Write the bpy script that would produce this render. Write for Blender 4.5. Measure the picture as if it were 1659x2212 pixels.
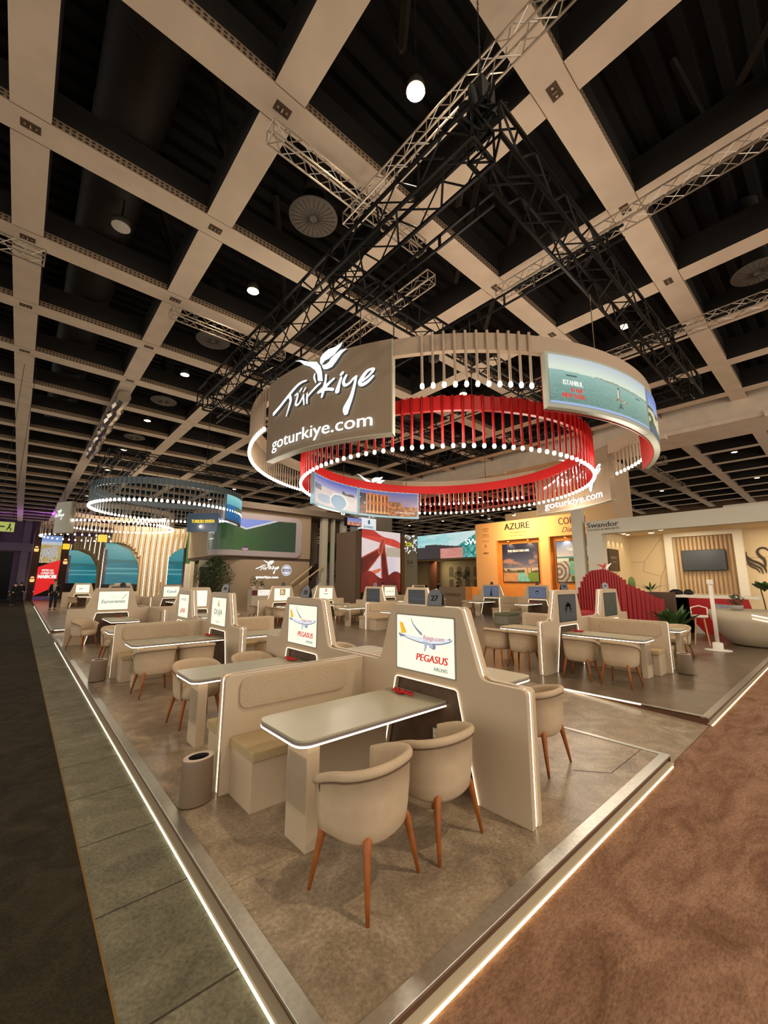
import bpy, bmesh, math, random
from mathutils import Vector, Matrix
PI = math.pi
sc = bpy.context.scene
COL = sc.collection
for o in list(bpy.data.objects):
    bpy.data.objects.remove(o)

# ------------------------------------------------------------ camera
CAM_H = 1.85
yaw, pitch, roll = math.radians(48.48), math.radians(9.62), math.radians(0.257)
F_ = Vector((math.cos(pitch)*math.cos(yaw), math.cos(pitch)*math.sin(yaw), math.sin(pitch)))
r0 = Vector((math.sin(yaw), -math.cos(yaw), 0)); u0 = r0.cross(F_)
R_ = math.cos(roll)*r0 + math.sin(roll)*u0
U_ = -math.sin(roll)*r0 + math.cos(roll)*u0
cd = bpy.data.cameras.new('camera'); cam = bpy.data.objects.new('camera', cd); COL.objects.link(cam)
m = Matrix((R_, U_, -F_)).transposed().to_4x4(); m.translation = (0, 0, CAM_H)
cam.matrix_world = m
cd.sensor_fit = 'HORIZONTAL'; cd.sensor_width = 36; cd.lens = 878.8*36/1659
cd.clip_start = .05; cd.clip_end = 400
sc.camera = cam

# ------------------------------------------------------------ colour management, world, sampling
vs = sc.view_settings
vs.view_transform = 'Standard'; vs.look = 'None'; vs.exposure = 0.0; vs.gamma = 1; vs.use_curve_mapping = False
cy = sc.cycles
cy.max_bounces = 4; cy.diffuse_bounces = 3; cy.glossy_bounces = 2; cy.transmission_bounces = 3; cy.transparent_max_bounces = 16
cy.sample_clamp_indirect = 2.5; cy.sample_clamp_direct = 0
cy.use_denoising = True; cy.caustics_reflective = False; cy.caustics_refractive = False
cy.use_adaptive_sampling = True; cy.adaptive_threshold = 0.03
w = bpy.data.worlds.new('hall_air'); sc.world = w; w.use_nodes = True
w.node_tree.nodes['Background'].inputs[0].default_value = (1.0, .90, .77, 1)
w.node_tree.nodes['Background'].inputs[1].default_value = 1.75

def lin(c):
    return tuple(((x/255)/12.92 if x/255 <= .04045 else ((x/255+.055)/1.055)**2.4) for x in c)

def lamp(kind, name, loc, energy, color=(1, .82, .62), size=.5, target=None, **kw):
    d = bpy.data.lights.new(name, kind); d.energy = energy; d.color = color
    if kind == 'AREA': d.shape = 'DISK'; d.size = size
    elif kind == 'POINT': d.shadow_soft_size = size
    elif kind == 'SPOT': d.shadow_soft_size = size; d.spot_size = kw.get('angle', 1.2); d.spot_blend = kw.get('blend', .6)
    o = bpy.data.objects.new(name, d); o.location = loc
    if target is not None:
        o.rotation_euler = (Vector(target)-Vector(loc)).to_track_quat('-Z', 'Y').to_euler()
    COL.objects.link(o); return o
GRID, G0X, G0Y, GZ = 3.645, -.855, 2.53, 10.85     # ceiling grid pitch, first beam axes, soffit height
LAMP_CELLS = []
for i in range(-1, 9):
    for j in range(-2, 17):
        # lamps and air discs alternate along every second bay
        if i % 2 == 1 or i in (0,):
            if j % 2 == 0: LAMP_CELLS.append((i, j))
def cell(i, j): return (G0X + GRID*(i+.5), G0Y + GRID*(j+.5))
for (i, j), e in {(1, 0): 1200, (1, 2): 1000, (1, 4): 500, (4, 0): 700, (4, 2): 600, (1, -2): 500, (-2, 0): 300, (-2, 4): 300, (7, 0): 600, (7, 4): 600, (4, 6): 600, (1, 8): 500}.items():
    x, y = cell(i, j)
    lamp('AREA', 'ceiling_downlight_glow', (x, y, GZ+.25), e, (1, .80, .56), .36, (x, y, 0))
# light of the bulb rings (large frosted bulbs hung on the two rings, and on the three far ones)
RC = (9.80, 8.34)
for k in range(10):
    a = math.radians(k*36+10)
    lamp('POINT', 'ring_bulb_glow', (RC[0]+3.2*math.cos(a), RC[1]+3.2*math.sin(a), 4.95), 50, (1, .88, .70), .5)
for k in range(6):
    a = math.radians(k*60+40)
    lamp('POINT', 'ring_bulb_glow', (RC[0]+5.1*math.cos(a), RC[1]+5.1*math.sin(a), 4.3), 135, (1, .88, .70), .5)
for k in range(3):
    a = math.radians(k*120+40)
    lamp('POINT', 'far_ring_bulb_glow', (5.6+3.0*math.cos(a), 24+3.0*math.sin(a), 5.1), 70, (1, .90, .76), .25)
lamp('POINT', 'far_ring_bulb_glow', (3.6, 35, 5.1), 110, (1, .90, .80), .3)

# ------------------------------------------------------------ materials
MATS = {}
def newmat(name):
    mm = bpy.data.materials.new(name); mm.use_nodes = True
    return mm, mm.node_tree.nodes, mm.node_tree.links, mm.node_tree.nodes['Principled BSDF']
def mat(name, rgb, rough=.6, metal=0, spec=.4, bump=0, bscale=40, vary=0, vscale=6, trans=0, coat=0):
    if name in MATS: return MATS[name]
    mm, N, L, b = newmat(name)
    c = lin(rgb)
    b.inputs['Base Color'].default_value = (*c, 1); b.inputs['Roughness'].default_value = rough
    b.inputs['Metallic'].default_value = metal; b.inputs['Specular IOR Level'].default_value = spec
    if coat: b.inputs['Coat Weight'].default_value = coat; b.inputs['Coat Roughness'].default_value = .15
    if vary or bump:
        tc = N.new('ShaderNodeTexCoord')
    if vary:
        nz = N.new('ShaderNodeTexNoise'); nz.inputs['Scale'].default_value = vscale; nz.inputs['Detail'].default_value = 5
        L.new(tc.outputs['Object'], nz.inputs['Vector'])
        cr = N.new('ShaderNodeValToRGB'); cr.color_ramp.elements[0].position = .3; cr.color_ramp.elements[1].position = .72
        cr.color_ramp.elements[0].color = (*[x*(1-vary) for x in c], 1); cr.color_ramp.elements[1].color = (*[min(1, x*(1+vary)) for x in c], 1)
        L.new(nz.outputs['Fac'], cr.inputs[0]); L.new(cr.outputs[0], b.inputs['Base Color'])
    if bump:
        n2 = N.new('ShaderNodeTexNoise'); n2.inputs['Scale'].default_value = bscale; n2.inputs['Detail'].default_value = 3
        L.new(tc.outputs['Object'], n2.inputs['Vector'])
        bp = N.new('ShaderNodeBump'); bp.inputs['Strength'].default_value = bump; bp.inputs['Distance'].default_value = .01
        L.new(n2.outputs['Fac'], bp.inputs['Height']); L.new(bp.outputs[0], b.inputs['Normal'])
    MATS[name] = mm; return mm
def emat(name, rgb, strength=1.0, sample=False, base=(20, 20, 20)):
    if name in MATS: return MATS[name]
    mm, N, L, b = newmat(name)
    b.inputs['Base Color'].default_value = (*lin(base), 1); b.inputs['Roughness'].default_value = .4
    b.inputs['Emission Color'].default_value = (*lin(rgb), 1); b.inputs['Emission Strength'].default_value = strength
    try: mm.cycles.emission_sampling = 'AUTO' if sample else 'NONE'
    except Exception: pass
    MATS[name] = mm; return mm
def picmat(name, strength=1.0):
    if name in MATS: return MATS[name]
    mm, N, L, b = newmat(name)
    at = N.new('ShaderNodeAttribute'); at.attribute_name = 'Col'
    b.inputs['Base Color'].default_value = (.01, .01, .01, 1); b.inputs['Roughness'].default_value = .35
    L.new(at.outputs['Color'], b.inputs['Emission Color']); b.inputs['Emission Strength'].default_value = strength
    try: mm.cycles.emission_sampling = 'NONE'
    except Exception: pass
    MATS[name] = mm; return mm
def printmat(name, rough=.5):
    if name in MATS: return MATS[name]
    mm, N, L, b = newmat(name)
    at = N.new('ShaderNodeAttribute'); at.attribute_name = 'Col'
    b.inputs['Roughness'].default_value = rough
    L.new(at.outputs['Color'], b.inputs['Base Color']); MATS[name] = mm; return mm
def solid(rgb, rough=.5):
    return mat('paint_%02x%02x%02x' % rgb, rgb, rough)
def glow(rgb, s=1.0):
    return emat('glow_%02x%02x%02x_%d' % (*rgb, int(s*10)), rgb, s)

SHELL = mat('beige_laminate', (190, 169, 142), .42, 0, .45, vary=.03, vscale=3)
TABLETOP = mat('tabletop_laminate', (172, 164, 138), .34, 0, .5, vary=.03, vscale=5)
TOPEDGE = mat('tabletop_edge', (128, 116, 116), .4)
FABRIC = mat('cream_fabric', (190, 167, 138), .9, 0, .2, bump=.18, bscale=420, vary=.05, vscale=9)
SEATFAB = mat('seat_boucle', (186, 162, 122), .95, 0, .2, bump=.9, bscale=160, vary=.12, vscale=110)
BACKFAB = mat('backrest_boucle', (190, 168, 140), .95, 0, .2, bump=.9, bscale=140, vary=.16, vscale=90)
PIPING = mat('piping', (104, 82, 60), .8)
WOOD = mat('chair_wood', (150, 82, 28), .5, 0, .5, vary=.16, vscale=14)
DARKWOOD = mat('niche_veneer', (84, 64, 46), .6, vary=.25, vscale=7)
LED = emat('led_strip', (255, 238, 205), 3.8, True, (230, 220, 200))
LEDSOFT = emat('led_strip_far', (255, 240, 212), 5.0, False, (230, 220, 200))
BULB = emat('frosted_bulb', (255, 246, 226), 5.0, False, (240, 235, 225))
SCREEN = emat('lit_screen', (222, 226, 206), .93, True, (200, 200, 190))
SCREENOFF = mat('dark_screen', (44, 50, 52), .18, 0, .5)
METAL = mat('brushed_aluminium', (206, 204, 196), .34, 1, .5, vary=.1, vscale=30)
BINM = mat('bin_grey_brown', (120, 102, 84), .5)
BLACK = mat('black', (14, 13, 12), .6)
TRUSSB = mat('black_truss', (22, 20, 19), .38, .6)
TRUSSS = mat('silver_truss', (190, 176, 160), .35, .85)
RED = mat('red_satin', (172, 14, 15), .42)
RINGBEIGE = mat('ring_beige', (172, 150, 128), .6)
ACRYL, N, L, b = newmat('clear_acrylic')
tr = N.new('ShaderNodeBsdfTransparent'); tr.inputs[0].default_value = (.97, .97, .96, 1)
gl = N.new('ShaderNodeBsdfGlossy'); gl.inputs['Roughness'].default_value = .06; gl.inputs[0].default_value = (.9, .9, .9, 1)
mx = N.new('ShaderNodeMixShader'); fr = N.new('ShaderNodeFresnel'); fr.inputs[0].default_value = 1.22
L.new(fr.outputs[0], mx.inputs[0]); L.new(tr.outputs[0], mx.inputs[1]); L.new(gl.outputs[0], mx.inputs[2])
L.new(mx.outputs[0], N['Material Output'].inputs[0])

# ------------------------------------------------------------ mesh helpers
class MB:
    def __init__(s): s.v = []; s.f = []; s.m = []; s.sm = []; s.cur = 0; s.smooth = False; s.mats = []
    def use(s, material):
        if material not in s.mats: s.mats.append(material)
        s.cur = s.mats.index(material); return s
    def add(s, vs_, fs):
        o = len(s.v); s.v += [tuple(p) for p in vs_]
        for f in fs: s.f.append(tuple(i+o for i in f)); s.m.append(s.cur); s.sm.append(s.smooth)
    def box(s, x0, x1, y0, y1, z0, z1):
        s.add([(x0,y0,z0),(x1,y0,z0),(x1,y1,z0),(x0,y1,z0),(x0,y0,z1),(x1,y0,z1),(x1,y1,z1),(x0,y1,z1)],
              [(0,3,2,1),(4,5,6,7),(0,1,5,4),(1,2,6,5),(2,3,7,6),(3,0,4,7)]); return s
    def quad(s, a, b, c, d): s.add([a, b, c, d], [(0, 1, 2, 3)]); return s
    def tube(s, p, q, r, n=6, r2=None, cap=True, flat=1.0):
        p, q = Vector(p), Vector(q); d = (q-p)
        if d.length < 1e-6: return s
        d.normalize(); a = d.orthogonal().normalized(); b_ = d.cross(a)
        r2 = r if r2 is None else r2; vv = []
        for (c, rr) in ((p, r), (q, r2)):
            for k in range(n):
                t = 2*PI*(k+.5)/n; vv.append(c + a*math.cos(t)*rr + b_*math.sin(t)*rr*flat)
        ff = [(k, (k+1) % n, n+(k+1) % n, n+k) for k in range(n)]
        if cap: ff += [tuple(range(n-1, -1, -1)), tuple(range(n, 2*n))]
        s.add(vv, ff); return s
    def path(s, pts, rs, n=6, cap=True):
        if not hasattr(rs, '__len__'): rs = [rs]*len(pts)
        P = [Vector(p) for p in pts]; vv = []; a = None
        for i, p in enumerate(P):
            d = (P[min(i+1, len(P)-1)]-P[max(i-1, 0)]).normalized()
            if a is None: a = d.orthogonal().normalized()
            a = (a - d*a.dot(d)).normalized(); b_ = d.cross(a)
            for k in range(n):
                t = 2*PI*(k+.5)/n; vv.append(p + a*math.cos(t)*rs[i] + b_*math.sin(t)*rs[i])
        ff = []
        for i in range(len(P)-1):
            for k in range(n): ff.append((i*n+k, i*n+(k+1) % n, (i+1)*n+(k+1) % n, (i+1)*n+k))
        if cap: ff += [tuple(range(n-1, -1, -1)), tuple((len(P)-1)*n+k for k in range(n))]
        s.add(vv, ff); return s
    def lathe(s, prof, n=20, c=(0, 0, 0), sx=1, sy=1, caps=(True, True)):
        vv = []
        for r, z in prof:
            for k in range(n):
                t = 2*PI*k/n; vv.append((c[0]+r*sx*math.cos(t), c[1]+r*sy*math.sin(t), c[2]+z))
        ff = []
        for i in range(len(prof)-1):
            for k in range(n): ff.append((i*n+k, i*n+(k+1) % n, (i+1)*n+(k+1) % n, (i+1)*n+k))
        if prof[0][0] > 1e-5 and caps[0]: ff.append(tuple(range(n-1, -1, -1)))
        if prof[-1][0] > 1e-5 and caps[1]: ff.append(tuple((len(prof)-1)*n+k for k in range(n)))
        s.add(vv, ff); return s
    def extr(s, poly, f, d0, d1):
        """polygon (u,v) extruded between depths d0 and d1 through mapping f(u,v,d)"""
        n = len(poly)
        vv = [f(u, v, d0) for u, v in poly] + [f(u, v, d1) for u, v in poly]
        s.add(vv, [tuple(range(n)), tuple(range(2*n-1, n-1, -1))] + [(k, n+k, n+(k+1) % n, (k+1) % n) for k in range(n)]); return s
    def build(s, name, material=None, parent=None, bevel=0, bseg=2):
        me = bpy.data.meshes.new(name); me.from_pydata(s.v, [], s.f)
        ms = s.mats if s.mats else [material]
        for mm in ms: me.materials.append(mm)
        if len(ms) > 1: me.polygons.foreach_set('material_index', s.m)
        me.polygons.foreach_set('use_smooth', s.sm)
        bm = bmesh.new(); bm.from_mesh(me)
        bmesh.ops.recalc_face_normals(bm, faces=bm.faces)
        if bevel:
            es = [e for e in bm.edges if len(e.link_faces) == 2 and e.calc_face_angle(0) > .6]
            bmesh.ops.bevel(bm, geom=es, offset=bevel, segments=bseg, profile=.7, affect='EDGES', clamp_overlap=True)
        bm.to_mesh(me); bm.free()
        o = bpy.data.objects.new(name, me); COL.objects.link(o)
        if parent is not None: o.parent = parent
        return o
def tag(o, label=None, cat=None, group=None, kind=None):
    if label: o['label'] = label
    if cat: o['category'] = cat
    if group: o['group'] = group
    if kind: o['kind'] = kind
    return o
def thing(name, label, cat, loc=(0, 0, 0), rz=0, group=None):
    o = bpy.data.objects.new(name, None); COL.objects.link(o); o.location = loc; o.rotation_euler = (0, 0, rz)
    o.empty_display_size = .1
    return tag(o, label, cat, group)
KIDS = {}
def dup(root, loc, rz, label=None, group=None, scale=None):
    r = root.copy(); COL.objects.link(r); r.location = loc; r.rotation_euler = (0, 0, rz)
    if scale: r.scale = scale
    if label: r['label'] = label
    if group: r['group'] = group
    for ch in list(root.children):
        c = ch.copy(); COL.objects.link(c); c.parent = r
        for g in ch.children:
            d = g.copy(); COL.objects.link(d); d.parent = c
    return r
def struct(o): o['kind'] = 'structure'; return o
def fillet(pts, r, seg=5):
    out = []; n = len(pts)
    for i in range(n):
        p = Vector(pts[i]); a = Vector(pts[i-1]); b_ = Vector(pts[(i+1) % n])
        rr = r[i] if hasattr(r, '__len__') else r
        if rr <= 0: out.append(tuple(p)); continue
        da, db = (a-p).normalized(), (b_-p).normalized()
        ang = da.angle(db); t = min(rr/math.tan(ang/2), (a-p).length*.48, (b_-p).length*.48)
        s_, e_ = p+da*t, p+db*t
        for k in range(seg+1):
            q = k/seg; out.append(tuple((1-q)**2*s_ + 2*q*(1-q)*p + q*q*e_))
    return out
def rrect(w_, h_, r, seg=5, cx_=0, cy_=0):
    return fillet([(cx_-w_/2, cy_-h_/2), (cx_+w_/2, cy_-h_/2), (cx_+w_/2, cy_+h_/2), (cx_-w_/2, cy_+h_/2)], r, seg)
def smooth_pts(pts, n=6):
    """Catmull-Rom through tuples of any size"""
    out = []; P = [pts[0]]+list(pts)+[pts[-1]]
    for i in range(1, len(P)-2):
        a, b_, c, d = P[i-1], P[i], P[i+1], P[i+2]
        for k in range(n):
            t = k/n
            out.append(tuple(.5*((2*q1)+(-q0+q2)*t+(2*q0-5*q1+4*q2-q3)*t*t+(-q0+3*q1-3*q2+q3)*t**3) for q0, q1, q2, q3 in zip(a, b_, c, d)))
    out.append(tuple(pts[-1])); return out
FONT_CACHE = {}
def text_geo(txt):
    if txt in FONT_CACHE: return FONT_CACHE[txt]
    cu = bpy.data.curves.new('lettering', 'FONT'); cu.body = txt; cu.size = 1; cu.resolution_u = 3
    ob = bpy.data.objects.new('lettering', cu)
    me = bpy.data.meshes.new_from_object(ob)
    vv = [(v.co.x, v.co.y) for v in me.vertices]; ff = [tuple(p.vertices) for p in me.polygons]
    bpy.data.objects.remove(ob); bpy.data.meshes.remove(me); bpy.data.curves.remove(cu)
    xs = [v[0] for v in vv]; ys = [v[1] for v in vv]
    x0, x1, y0 = min(xs), max(xs), min(ys)
    g = ([(x-x0, y) for x, y in vv], ff, x1-x0); FONT_CACHE[txt] = g; return g
def put_text(mb, txt, f, u, v, height, width=None, d=.004, slant=0, bold=0, rot=0, align='c'):
    """lettering with cap height `height`, fitted to `width`, baseline v; u = centre (or left edge)"""
    vv, ff, wd = text_geo(txt)
    sy = height/.70; sx = (width/wd) if width else sy
    off = u - (wd*sx/2 if align == 'c' else 0)
    cr, sr = math.cos(rot), math.sin(rot)
    reps = [0] if not bold else [-bold, 0, bold]
    for k, bx in enumerate(reps):
        pts = []
        for x, y in vv:
            uu, v2 = off+x*sx+bx+slant*y*sy, y*sy
            if rot: uu, v2 = u+(uu-u)*cr-v2*sr, (uu-u)*sr+v2*cr
            pts.append(f(uu, v+v2, d+k*.0006))
        mb.add(pts, ff)
def put_poly(mb, pts, f, d=.003): mb.add([f(u, v, d) for u, v in pts], [tuple(range(len(pts)))])
def put_stroke(mb, pts, f, d=.003, d2=None, seg=6):
    P = smooth_pts(pts, seg); L_, R2 = [], []
    for i, (x, y, wd) in enumerate(P):
        a, b_ = P[max(i-1, 0)], P[min(i+1, len(P)-1)]
        dx, dy = b_[0]-a[0], b_[1]-a[1]; l = math.hypot(dx, dy) or 1
        nx, ny = -dy/l, dx/l
        L_.append((x+nx*wd/2, y+ny*wd/2)); R2.append((x-nx*wd/2, y-ny*wd/2))
    vv = [f(*p, d) for p in L_]+[f(*p, d) for p in R2]; n = len(P)
    mb.add(vv, [(i, i+1, n+i+1, n+i) for i in range(n-1)])
    for e in (0, n-1):      # round ends
        x, y, wd = P[e]; mb.add([f(x+wd/2*math.cos(t*PI/5), y+wd/2*math.sin(t*PI/5), d+.0004) for t in range(10)], [tuple(range(10))])
def disc(mb, u, v, r, f, d=.003, n=20, ry=None):
    ry = ry or r
    put_poly(mb, [(u+r*math.cos(2*PI*k/n), v+ry*math.sin(2*PI*k/n)) for k in range(n)], f, d)

# value noise for the printed and displayed pictures
def _h(i, j, s=0):
    n = (i*374761393 + j*668265263 + s*2147483647) & 0xffffffff
    n = ((n ^ (n >> 13))*1274126177) & 0xffffffff
    return ((n ^ (n >> 16)) & 0xffff)/65535
def vn(x, y, s=0):
    i, j = math.floor(x), math.floor(y); fx, fy = x-i, y-j
    fx = fx*fx*(3-2*fx); fy = fy*fy*(3-2*fy)
    return (_h(i, j, s)*(1-fx)+_h(i+1, j, s)*fx)*(1-fy)+(_h(i, j+1, s)*(1-fx)+_h(i+1, j+1, s)*fx)*fy
def fbm(x, y, s=0): return .5*vn(x, y, s)+.3*vn(2*x, 2*y, s+1)+.2*vn(4*x, 4*y, s+2)
def mixc(a, b_, t):
    t = max(0, min(1, t)); return tuple(a[k]*(1-t)+b_[k]*t for k in range(3))
def picture(name, fn, nu, nv, f, parent, material, d=.002):
    """a grid mesh whose vertex colours are the picture fn(u,v)->(r,g,b) 0..255; f maps (u,v,d) 0..1"""
    vv = []; cols = []
    for j in range(nv+1):
        for i in range(nu+1):
            u, v = i/nu, j/nv; vv.append(f(u, v, d)); cols.append((*lin(tuple(max(0, min(255, c)) for c in fn(u, v))), 1))
    ff = [(j*(nu+1)+i, j*(nu+1)+i+1, (j+1)*(nu+1)+i+1, (j+1)*(nu+1)+i) for j in range(nv) for i in range(nu)]
    me = bpy.data.meshes.new(name); me.from_pydata(vv, [], ff); me.materials.append(material)
    at = me.color_attributes.new('Col', 'FLOAT_COLOR', 'POINT')
    at.data.foreach_set('color', [c for q in cols for c in q])
    o = bpy.data.objects.new(name, me); COL.objects.link(o)
    if parent is not None: o.parent = parent
    return o
# ------------------------------------------------------------ floors
def node_floor(name, base, dark, light, sc1, sc2, rough, spec=.4, stretch=(1, 1, 1), bump=.15, tile=None, tint=None):
    mm, N, L, b = newmat(name)
    tc = N.new('ShaderNodeTexCoord'); mp = N.new('ShaderNodeMapping'); mp.inputs['Scale'].default_value = stretch
    L.new(tc.outputs['Object'], mp.inputs[0])
    n1 = N.new('ShaderNodeTexNoise'); n1.inputs['Scale'].default_value = sc1; n1.inputs['Detail'].default_value = 8; n1.inputs['Roughness'].default_value = .65; n1.inputs['Distortion'].default_value = 1.3
    n2 = N.new('ShaderNodeTexNoise'); n2.inputs['Scale'].default_value = sc2; n2.inputs['Detail'].default_value = 6; n2.inputs['Roughness'].default_value = .7
    L.new(mp.outputs[0], n1.inputs['Vector']); L.new(mp.outputs[0], n2.inputs['Vector'])
    cr = N.new('ShaderNodeValToRGB'); e = cr.color_ramp.elements
    e[0].position = .30; e[0].color = (*lin(dark), 1); e[1].position = .70; e[1].color = (*lin(light), 1)
    e2 = e.new(.5); e2.color = (*lin(base), 1)
    L.new(n1.outputs['Fac'], cr.inputs[0])
    mx = N.new('ShaderNodeMix'); mx.data_type = 'RGBA'; mx.blend_type = 'OVERLAY'; mx.inputs[0].default_value = .68
    L.new(cr.outputs[0], mx.inputs[6]); L.new(n2.outputs['Color'], mx.inputs[7])
    # keep the overlay neutral: use the grey of the second noise
    cr2 = N.new('ShaderNodeValToRGB'); cr2.color_ramp.elements[0].position = .32; cr2.color_ramp.elements[1].position = .68
    cr2.color_ramp.elements[0].color = (.22, .22, .22, 1); cr2.color_ramp.elements[1].color = (.75, .75, .75, 1)
    L.new(n2.outputs['Fac'], cr2.inputs[0]); L.new(cr2.outputs[0], mx.inputs[7])
    out = mx.outputs[2]
    if tile:      # seams: (axis pitch, offset, width)
        sx = N.new('ShaderNodeSeparateXYZ'); L.new(tc.outputs['Object'], sx.inputs[0])
        last = None
        for ax, pit, off, wd in tile:
            a = N.new('ShaderNodeMath'); a.operation = 'ADD'; a.inputs[1].default_value = 1000*pit-off; L.new(sx.outputs[ax], a.inputs[0])
            md = N.new('ShaderNodeMath'); md.operation = 'MODULO'; md.inputs[1].default_value = pit; L.new(a.outputs[0], md.inputs[0])
            lt = N.new('ShaderNodeMath'); lt.operation = 'LESS_THAN'; lt.inputs[1].default_value = wd; L.new(md.outputs[0], lt.inputs[0])
            if last is None: last = lt
            else:
                mxm = N.new('ShaderNodeMath'); mxm.operation = 'MAXIMUM'; L.new(last.outputs[0], mxm.inputs[0]); L.new(lt.outputs[0], mxm.inputs[1]); last = mxm
        m3 = N.new('ShaderNodeMix'); m3.data_type = 'RGBA'; m3.inputs[7].default_value = (*lin(tint or (40, 34, 26)), 1)
        ml = N.new('ShaderNodeMath'); ml.operation = 'MULTIPLY'; ml.inputs[1].default_value = .8; L.new(last.outputs[0], ml.inputs[0])
        L.new(ml.outputs[0], m3.inputs[0]); L.new(out, m3.inputs[6]); out = m3.outputs[2]
    L.new(out, b.inputs['Base Color']); b.inputs['Roughness'].default_value = rough; b.inputs['Specular IOR Level'].default_value = spec
    bp = N.new('ShaderNodeBump'); bp.inputs['Strength'].default_value = bump; bp.inputs['Distance'].default_value = .01
    L.new(n2.outputs['Fac'], bp.inputs['Height']); L.new(bp.outputs[0], b.inputs['Normal'])
    MATS[name] = mm; return mm
STONE = node_floor('stone_look_vinyl', (148, 129, 106), (113, 97, 79), (180, 161, 134), 2.2, 40, .30, .5, tile=[(1, 1.22, .3, .006), (0, 2.44, .5, .005)], tint=(112, 93, 72))
STONED = node_floor('stone_look_vinyl_dark', (104, 88, 70), (84, 70, 55), (124, 106, 86), 2.2, 26, .28, .5)  # darker copy of the deck floor, used right of the ramp
CARPET = node_floor('brown_marbled_carpet', (138, 104, 82), (110, 78, 58), (158, 122, 98), 1.3, 34, .95, .1, (1, 2.6, 1), .5)
TILE = node_floor('grey_screed_tiles', (112, 107, 87), (92, 88, 70), (134, 128, 105), 2.2, 40, .75, .3, tile=[(1, .85, .597, .014)])
ASPH = node_floor('dark_aisle_carpet', (50, 44, 32), (38, 33, 24), (62, 55, 42), 3, 60, .95, .1)

FZ = -.10
X0, Y0 = 1.10, 1.52          # outer edges of the raised platform
# platform deck with the two ramp notches
def deck():
    mb = MB(); md_ = MB()
    # x breaks, y breaks; skip the two ramp cells
    xs = [X0, 3.1, 5.5, 7.35, 60]; ys = [Y0, 3.55, 16.8, 19.6, 80]
    for i in range(len(xs)-1):
        for j in range(len(ys)-1):
            if i == 2 and j == 0: continue
            if i == 0 and j == 2: continue
            (md_ if i == 3 and j < 2 else mb).quad((xs[i], ys[j], 0), (xs[i+1], ys[j], 0), (xs[i+1], ys[j+1], 0), (xs[i], ys[j+1], 0))
    # ramps
    mb.quad((5.5, Y0, FZ+.005), (7.35, Y0, FZ+.005), (7.35, 3.55, 0), (5.5, 3.55, 0))
    mb.quad((X0, 16.8, FZ+.005), (3.1, 16.8, 0), (3.1, 19.6, 0), (X0, 19.6, FZ+.005))
    o = mb.build('floor', STONE); struct(o); struct(md_.build('floor', STONED))
    # fascia under the edge
    mb = MB(); t = .05
    for a, b_ in ((X0, 5.5), (7.35, 60)): mb.box(a, b_, Y0+.02, Y0+.06, FZ, -.004)
    for a, b_ in ((Y0+.06, 16.8), (19.6, 80)): mb.box(X0+.02, X0+.06, a, b_, FZ, -.004)
    mb.quad((7.36, Y0, FZ), (7.36, 3.55, 0), (7.36, Y0, 0), (7.36, Y0, 0)) if False else None
    mb.add([(7.352, Y0, FZ), (7.352, 3.55, 0), (7.352, Y0, 0)], [(0, 1, 2)])
    mb.add([(5.498, Y0, FZ), (5.498, 3.55, 0), (5.498, Y0, 0)], [(0, 1, 2)])
    mb.add([(X0, 19.602, FZ), (3.1, 19.602, 0), (X0, 19.602, 0)], [(0, 1, 2)])
    struct(mb.build('trim_1', mat('edge_brown', (92, 60, 40), .5)))
deck()
def edging():
    k = 2
    wdt = .085
    for a, b_, ax in ((X0, 5.5, 'x'), (7.35, 24, 'x'), (Y0, 16.8, 'y'), (19.6, 40, 'y')):
        mb = MB()
        if ax == 'x': mb.box(a, b_, Y0-.004, Y0+wdt, -.012, .006)
        else: mb.box(X0-.004, X0+wdt, a+(wdt if a == Y0 else 0), b_, -.012, .006)
        struct(mb.build('trim_%d' % k, METAL, bevel=.002, bseg=1)); k += 1
    mb = MB(); mb.add([(5.44, 3.62, .005), (5.5, 3.62, .005), (5.51, Y0, .005), (5.44, Y0, .005)], [(0, 1, 2, 3)])
    struct(mb.build('trim_%d' % k, METAL)); k += 1
    mb = MB(); mb.box(7.352, 7.40, Y0, 3.56, -.01, .012)
    struct(mb.build('trim_%d' % k, METAL)); k += 1
    mb = MB(); mb.box(X0, 3.1, 19.60, 19.66, -.01, .012)
    struct(mb.build('trim_%d' % k, METAL)); k += 1
edging()
def edge_light(name, label, boxes, m_=None):
    mb = MB()
    for b_ in boxes: mb.box(*b_)
    tag(mb.build(name, m_ or LEDFLOOR), label, 'light strip')
LEDFLOOR = emat('platform_led', (255, 222, 160), 4.0, True, (230, 220, 200))
LEDTILE = emat('platform_led_pale', (240, 242, 210), 3.0, True, (230, 220, 200))
edge_light('edge_light_strip', 'warm light strip under the platform edge along the brown carpet, up to the ramp', [(X0, 5.46, Y0-.034, Y0-.018, FZ+.003, FZ+.014)])
edge_light('edge_light_strip', 'warm light strip under the platform edge along the brown carpet, beyond the ramp', [(7.37, 24, Y0-.034, Y0-.018, FZ+.003, FZ+.014)])
edge_light('edge_light_strip', 'warm light strip under the platform edge along the grey tiles, on the near side', [(X0-.034, X0-.018, Y0, 16.7, FZ+.003, FZ+.014)], LEDTILE)
edge_light('edge_light_strip', 'warm light strip under the platform edge along the grey tiles, in the far distance', [(X0-.034, X0-.018, 19.7, 40, FZ+.003, FZ+.014)], LEDTILE)
edge_light('ramp_light_strip', 'bright light strip on the floor along the far side of the right ramp', [(7.335, 7.35, 2.35, 3.56, -.004, .014)], LED)
edge_light('ramp_light_strip', 'bright light strip on the floor along the far side of the left ramp', [(X0+.1, 1.75, 19.585, 19.6, -.004, .016)], LED)
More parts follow.
